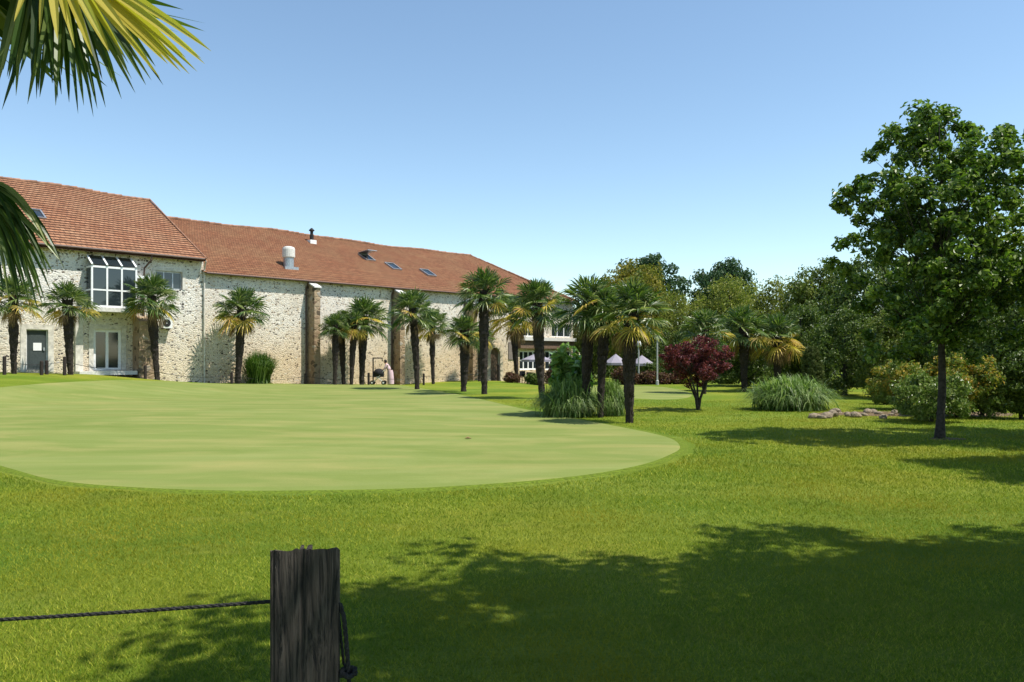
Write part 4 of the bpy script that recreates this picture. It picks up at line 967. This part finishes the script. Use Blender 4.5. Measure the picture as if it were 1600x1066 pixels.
# ------------------------------------------------------------------ terrace: lamps, parasols, chairs
def lamp(px, Y, top, label):
    x, y, z = at(px, Y); H = zof(top, Y) - z; o = empty('street_lamp', (x, y, z), 0, label, 'lamp post', 'globe lamps by the terrace')
    mb = MB(); mb.lathe([(.09, -.1), (.09, .25), (.05, .3), (.045, H - .42), (.09, H - .4), (.09, H - .36), (0, H - .36)], 10); mb.build('pole', plain('grey_pole', (.42, .42, .40), .6), o)
    mb = MB(); mb.lathe([(.21 * math.sin(q) + .001, H - .20 - .21 * math.cos(q)) for q in np.linspace(0, math.pi, 14)], 18); mb.build('globe', M['globe'], o, True)
lamp(1027, 46, 521, 'white globe lamp on a slim pole left of the red maple'); lamp(998, 50, 533, 'globe lamp half hidden behind the nearest palm trunk')
def parasol(px, Y, rim, peak, r, label):
    x, y, z = at(px, Y); zr_, zp = zof(rim, Y) - z, zof(peak, Y) - z; o = empty('parasol', (x, y, z), .3, label, 'parasol', 'parasols on the terrace')
    mb = MB(); n = 8
    v = [(0, 0, zp)] + [(r * math.cos(6.283 * i / n), r * math.sin(6.283 * i / n), zr_ + (.0)) for i in range(n)] + [(r * math.cos(6.283 * i / n), r * math.sin(6.283 * i / n), zr_ - .16) for i in range(n)]
    mb.add(v, [(0, 1 + i, 1 + (i + 1) % n) for i in range(n)]); mb.add(v, [(1 + i, 1 + n + i, 1 + n + (i + 1) % n, 1 + (i + 1) % n) for i in range(n)]); mb.build('canopy', M['canvas'], o)
    mb = MB(); mb.tube([(0, 0, 0), (0, 0, zp + .08)], .03, 8); mb.build('pole', M['timber'], o); mb = MB(); mb.box((-.3, -.3, 0), (.3, .3, .08)); mb.build('base', M['dark'], o)
parasol(838, 56, 562, 552, 1.15, 'pale parasol on the terrace behind the tall palm trunk'); parasol(872, 57, 560, 551, .9, 'pale parasol right of the tall palm trunk, behind the bright leaved plant')
parasol(962, 53, 567, 553, .85, 'lilac white parasol between the middle and right palm trunks'); parasol(1003, 52, 568, 555, .85, 'cream parasol just right of the nearest palm trunk')
def chair(name='chair'):
    o = empty(name); mb = MB(); mb.box((-.22, -.22, .43), (.22, .22, .47)); mb.build('seat', M['dark'], o)
    mb = MB(); mb.box((-.22, .19, .48), (.22, .22, .88)); mb.build('backrest', M['dark'], o)
    for sx in (-1, 1):
        for sy in (-1, 1): mb = MB(); mb.box((sx * .2 - .02, sy * .2 - .02, 0), (sx * .2 + .02, sy * .2 + .02, .428)); mb.build('leg', M['dark'], o)
    return o
c0 = chair()
for i, (px, Y, rz, lb) in enumerate([(818, 55, .4, 'dark terrace chair, leftmost by the table'), (829, 55.6, 2.6, 'dark terrace chair in the middle under the parasol'), (838, 54.6, 4.2, 'dark terrace chair nearest the tall palm trunk')]):
    o = c0 if i == 0 else copy_tree(c0); x, y, z = at(px, Y); o.location = (x, y, z); o.rotation_euler = (0, 0, rz); tag(o, lb, 'chair', 'terrace chairs')
x, y, z = at(825, 54.8); o = empty('table', (x, y, z), 0, 'small dark round table among the terrace chairs', 'table')
mb = MB(); mb.lathe([(0, .71), (.4, .71), (.4, .74), (0, .74)], 18); mb.build('tabletop', M['dark'], o); mb = MB(); mb.lathe([(.22, 0), (.22, .03), (.03, .05), (.03, .709)], 10); mb.build('pedestal', M['dark'], o)

# ------------------------------------------------------------------ person and pushchair
Yq = wallY(608, 1.3); x, y, z = at(609, Yq)
pr = empty('person', (x, y, z), 0, 'person with dark hair in pale pink clothes bending forward over the pushchair by the wall', 'person')
def skin_mesh(name, verts, edges, rad, mat, parent):
    me = bpy.data.meshes.new(name); me.from_pydata(verts, edges, []); me.materials.append(mat); o = bpy.data.objects.new(name, me); COL.objects.link(o); o.parent = parent
    m = o.modifiers.new('skin', 'SKIN'); m.use_smooth_shade = True
    if not me.skin_vertices: 
        bm = bmesh.new(); bm.from_mesh(me); bm.verts.layers.skin.verify(); bm.to_mesh(me); bm.free()
    for i, r in enumerate(rad): me.skin_vertices[0].data[i].radius = (r, r) if not hasattr(r, '__len__') else r
    me.skin_vertices[0].data[0].use_root = True
    s = o.modifiers.new('sub', 'SUBSURF'); s.levels = 2; s.render_levels = 2; return o
# faces -X (towards the pushchair)
bv = [(0, 0, .88), (-.04, 0, 1.02), (-.12, 0, 1.20), (-.20, 0, 1.34), (-.26, 0, 1.42), (-.31, 0, 1.50), (-.33, 0, 1.60),
      (0, .10, .84), (-.03, .11, .47), (.04, .11, .08), (-.10, .12, .03),
      (0, -.10, .84), (.08, -.11, .47), (.20, -.11, .09), (.07, -.12, .03),
      (-.19, .17, 1.33), (-.30, .20, 1.10), (-.52, .17, 1.00), (-.60, .16, .99), (-.19, -.17, 1.33), (-.30, -.20, 1.10), (-.52, -.17, 1.00), (-.60, -.16, .99)]
be = [(0, 1), (1, 2), (2, 3), (3, 4), (4, 5), (5, 6), (0, 7), (7, 8), (8, 9), (9, 10), (0, 11), (11, 12), (12, 13), (13, 14), (3, 15), (15, 16), (16, 17), (17, 18), (3, 19), (19, 20), (20, 21), (21, 22)]
br_ = [.13, .115, .13, .13, .06, .085, .085, .09, .06, .04, .035, .09, .06, .04, .035, .06, .045, .035, .03, .06, .045, .035, .03]
nb = len(bv)
for sy in (-1, 1):        # five fingers curled round the handle
    w_ = 18 if sy == 1 else 22; bx_, by_, bz_ = bv[w_]
    for f_ in range(5):
        yo = (-.032 + .016 * f_) if f_ < 4 else -.03 * sy; i0 = len(bv)
        L_ = (.05, .055, .052, .042, .036)[f_]
        bv += [(bx_ - L_ * .7, by_ + yo, bz_ + (.012 if f_ < 4 else -.01)), (bx_ - L_, by_ + yo, bz_ - .025)]; be += [(w_, i0), (i0, i0 + 1)]; br_ += [.010, .008]
skin_mesh('body', bv, be, br_, M['skin'], pr)
mb = MB()
mb.lathe([(.19, .06), (.20, .3), (.185, .6), (.175, .85), (.15, 1.0)], 18); 
for i in range(len(mb.v)): v = mb.v[i]; v[:, 0] = v[:, 0] * 1.15 + .03 - .05 * np.clip(v[:, 2] - .8, 0, 1) + .04 * (1 - v[:, 2])
mb.build('trousers', M['pink'], pr, True)
tv = [(-.03, 0, .96), (-.08, 0, 1.10), (-.15, 0, 1.24), (-.20, 0, 1.35), (-.24, 0, 1.40), (-.19, .19, 1.34), (-.28, .21, 1.16), (-.36, .20, 1.06), (-.19, -.19, 1.34), (-.28, -.21, 1.16), (-.36, -.20, 1.06)]
skin_mesh('shirt', tv, [(0, 1), (1, 2), (2, 3), (3, 4), (3, 5), (5, 6), (6, 7), (3, 8), (8, 9), (9, 10)], [.165, .16, .155, .14, .075, .085, .07, .055, .085, .07, .055], M['pink'], pr)
bm = bmesh.new(); bmesh.ops.create_uvsphere(bm, u_segments=16, v_segments=10, radius=.118)
for v in bm.verts:
    v.co.z *= 1.12
    if v.co.x < -.04 and v.co.z < .06: v.co.x = -.04
me = bpy.data.meshes.new('hair'); bm.to_mesh(me); bm.free(); me.materials.append(M['hair']); o = bpy.data.objects.new('hair', me); COL.objects.link(o); o.parent = pr; o.location = (-.30, 0, 1.58)
for s_ in (-1, 1):
    mb = MB(); mb.tube([(-.405, s_ * .032, 1.58), (-.418, s_ * .032, 1.578)], .011, 8); mb.build('eye', M['dark'], pr)
mb = MB(); mb.tube([(-.40, 0, 1.575), (-.435, 0, 1.545), (-.40, 0, 1.54)], [.008, .013, .008], 6); mb.build('nose', M['skin'], pr, True)
x2, y2, z2 = at(592, Yq - .15)
pc = empty('pushchair', (x2, y2, z2), 0, 'pushchair with round black hood and white wheeled frame in front of the bending person', 'pushchair')
mb = MB(); prof = [(.30 * math.sin(q), .30 * math.cos(q)) for q in np.linspace(.1, 2.2, 10)]
bm = bmesh.new(); bmesh.ops.create_uvsphere(bm, u_segments=18, v_segments=12, radius=.31)
for v in bm.verts:
    v.co.x *= 1.15
    if v.co.z < -.08: v.co.z = -.08 + (v.co.z + .08) * .6
me = bpy.data.meshes.new('hood'); bm.to_mesh(me); bm.free(); me.materials.append(M['blackcloth']); o = bpy.data.objects.new('hood', me); COL.objects.link(o); o.parent = pc; o.location = (0, 0, .78)
mb = MB(); mb.prism([(-.35, -.2, .52), (.30, -.2, .52), (.34, -.2, .72), (-.40, -.2, .72)], (0, .4, 0)); mb.build('seat', M['blackcloth'], pc)
mb = MB()
for s_ in (-.2, .2): mb.tube([(-.42, s_, .12), (.1, s_, .62), (.38, s_, .98)], .02, 6); mb.tube([(.34, s_, .14), (-.1, s_, .55)], .02, 6)
mb.tube([(.38, -.2, .98), (.38, .2, .98)], .022, 6); mb.build('frame', M['white'], pc)
for wx in (-.42, .34):
    for s_ in (-.25, .25):
        mb = MB(); mb.tube([(wx, s_ - .025, .14), (wx, s_ + .025, .14)], .14, 18); wh = mb.build('wheel', M['dark'], pc); mb = MB(); mb.tube([(wx, s_ - .03, .14), (wx, s_ + .03, .14)], .06, 10); mb.build('hub', M['white'], wh)
Yb = wallY(584, .7); x, y, z = at(583, Yb); mb = MB(); h_ = 42 / F * Yb
mb.tube([(0, 0, -.1), (0, 0, h_)], .045, 8); mb.tube([(0, 0, h_ - .03), (.62, .1, h_ - .03)], .04, 6); mb.tube([(.58, .1, h_ - .03), (.60, .1, h_ - .25)], .03, 6)
tag(mb.build('bracket_post', M['dark'], l=(x, y, z)), 'thin dark iron post with a short horizontal arm against the wall', 'post')

# ------------------------------------------------------------------ light, sky, camera
EL = R(61); SX, SY = .955, -.297
S = Vector((math.cos(EL) * SX, math.cos(EL) * SY, math.sin(EL)))
ld = bpy.data.lights.new('sun', 'SUN'); ld.energy = 5.0; ld.angle = R(.53); ld.color = (1, .955, .88)
lo = bpy.data.objects.new('sun', ld); COL.objects.link(lo); lo.rotation_euler = S.to_track_quat('Z', 'Y').to_euler()
w = bpy.data.worlds.new('World'); scene.world = w; w.use_nodes = True; nt = w.node_tree
sky = nt.nodes.new('ShaderNodeTexSky'); sky.sky_type = 'NISHITA'; sky.sun_disc = False; sky.sun_elevation = EL; sky.sun_rotation = math.atan2(SX, SY)
sky.altitude = 50; sky.air_density = 1.0; sky.dust_density = .15; sky.ozone_density = 1.3
tint = nt.nodes.new('ShaderNodeMix'); tint.data_type = 'RGBA'; tint.blend_type = 'MULTIPLY'; tint.inputs[0].default_value = 1; tint.inputs[7].default_value = (1.03, 1.07, 1.02, 1)
nt.links.new(sky.outputs[0], tint.inputs[6]); nt.links.new(tint.outputs[2], nt.nodes['Background'].inputs[0]); nt.nodes['Background'].inputs[1].default_value = .14
cd = bpy.data.cameras.new('camera'); cd.lens = 27; cd.sensor_width = 36; cd.clip_end = 6000; cd.clip_start = .05; cd.shift_y = 25 / 1600
co = bpy.data.objects.new('camera', cd); COL.objects.link(co); co.location = (0, 0, EYE); co.rotation_euler = (R(90), 0, 0); scene.camera = co
vs = scene.view_settings; vs.view_transform = 'Standard'; vs.look = 'None'; vs.exposure = .45; vs.gamma = 1
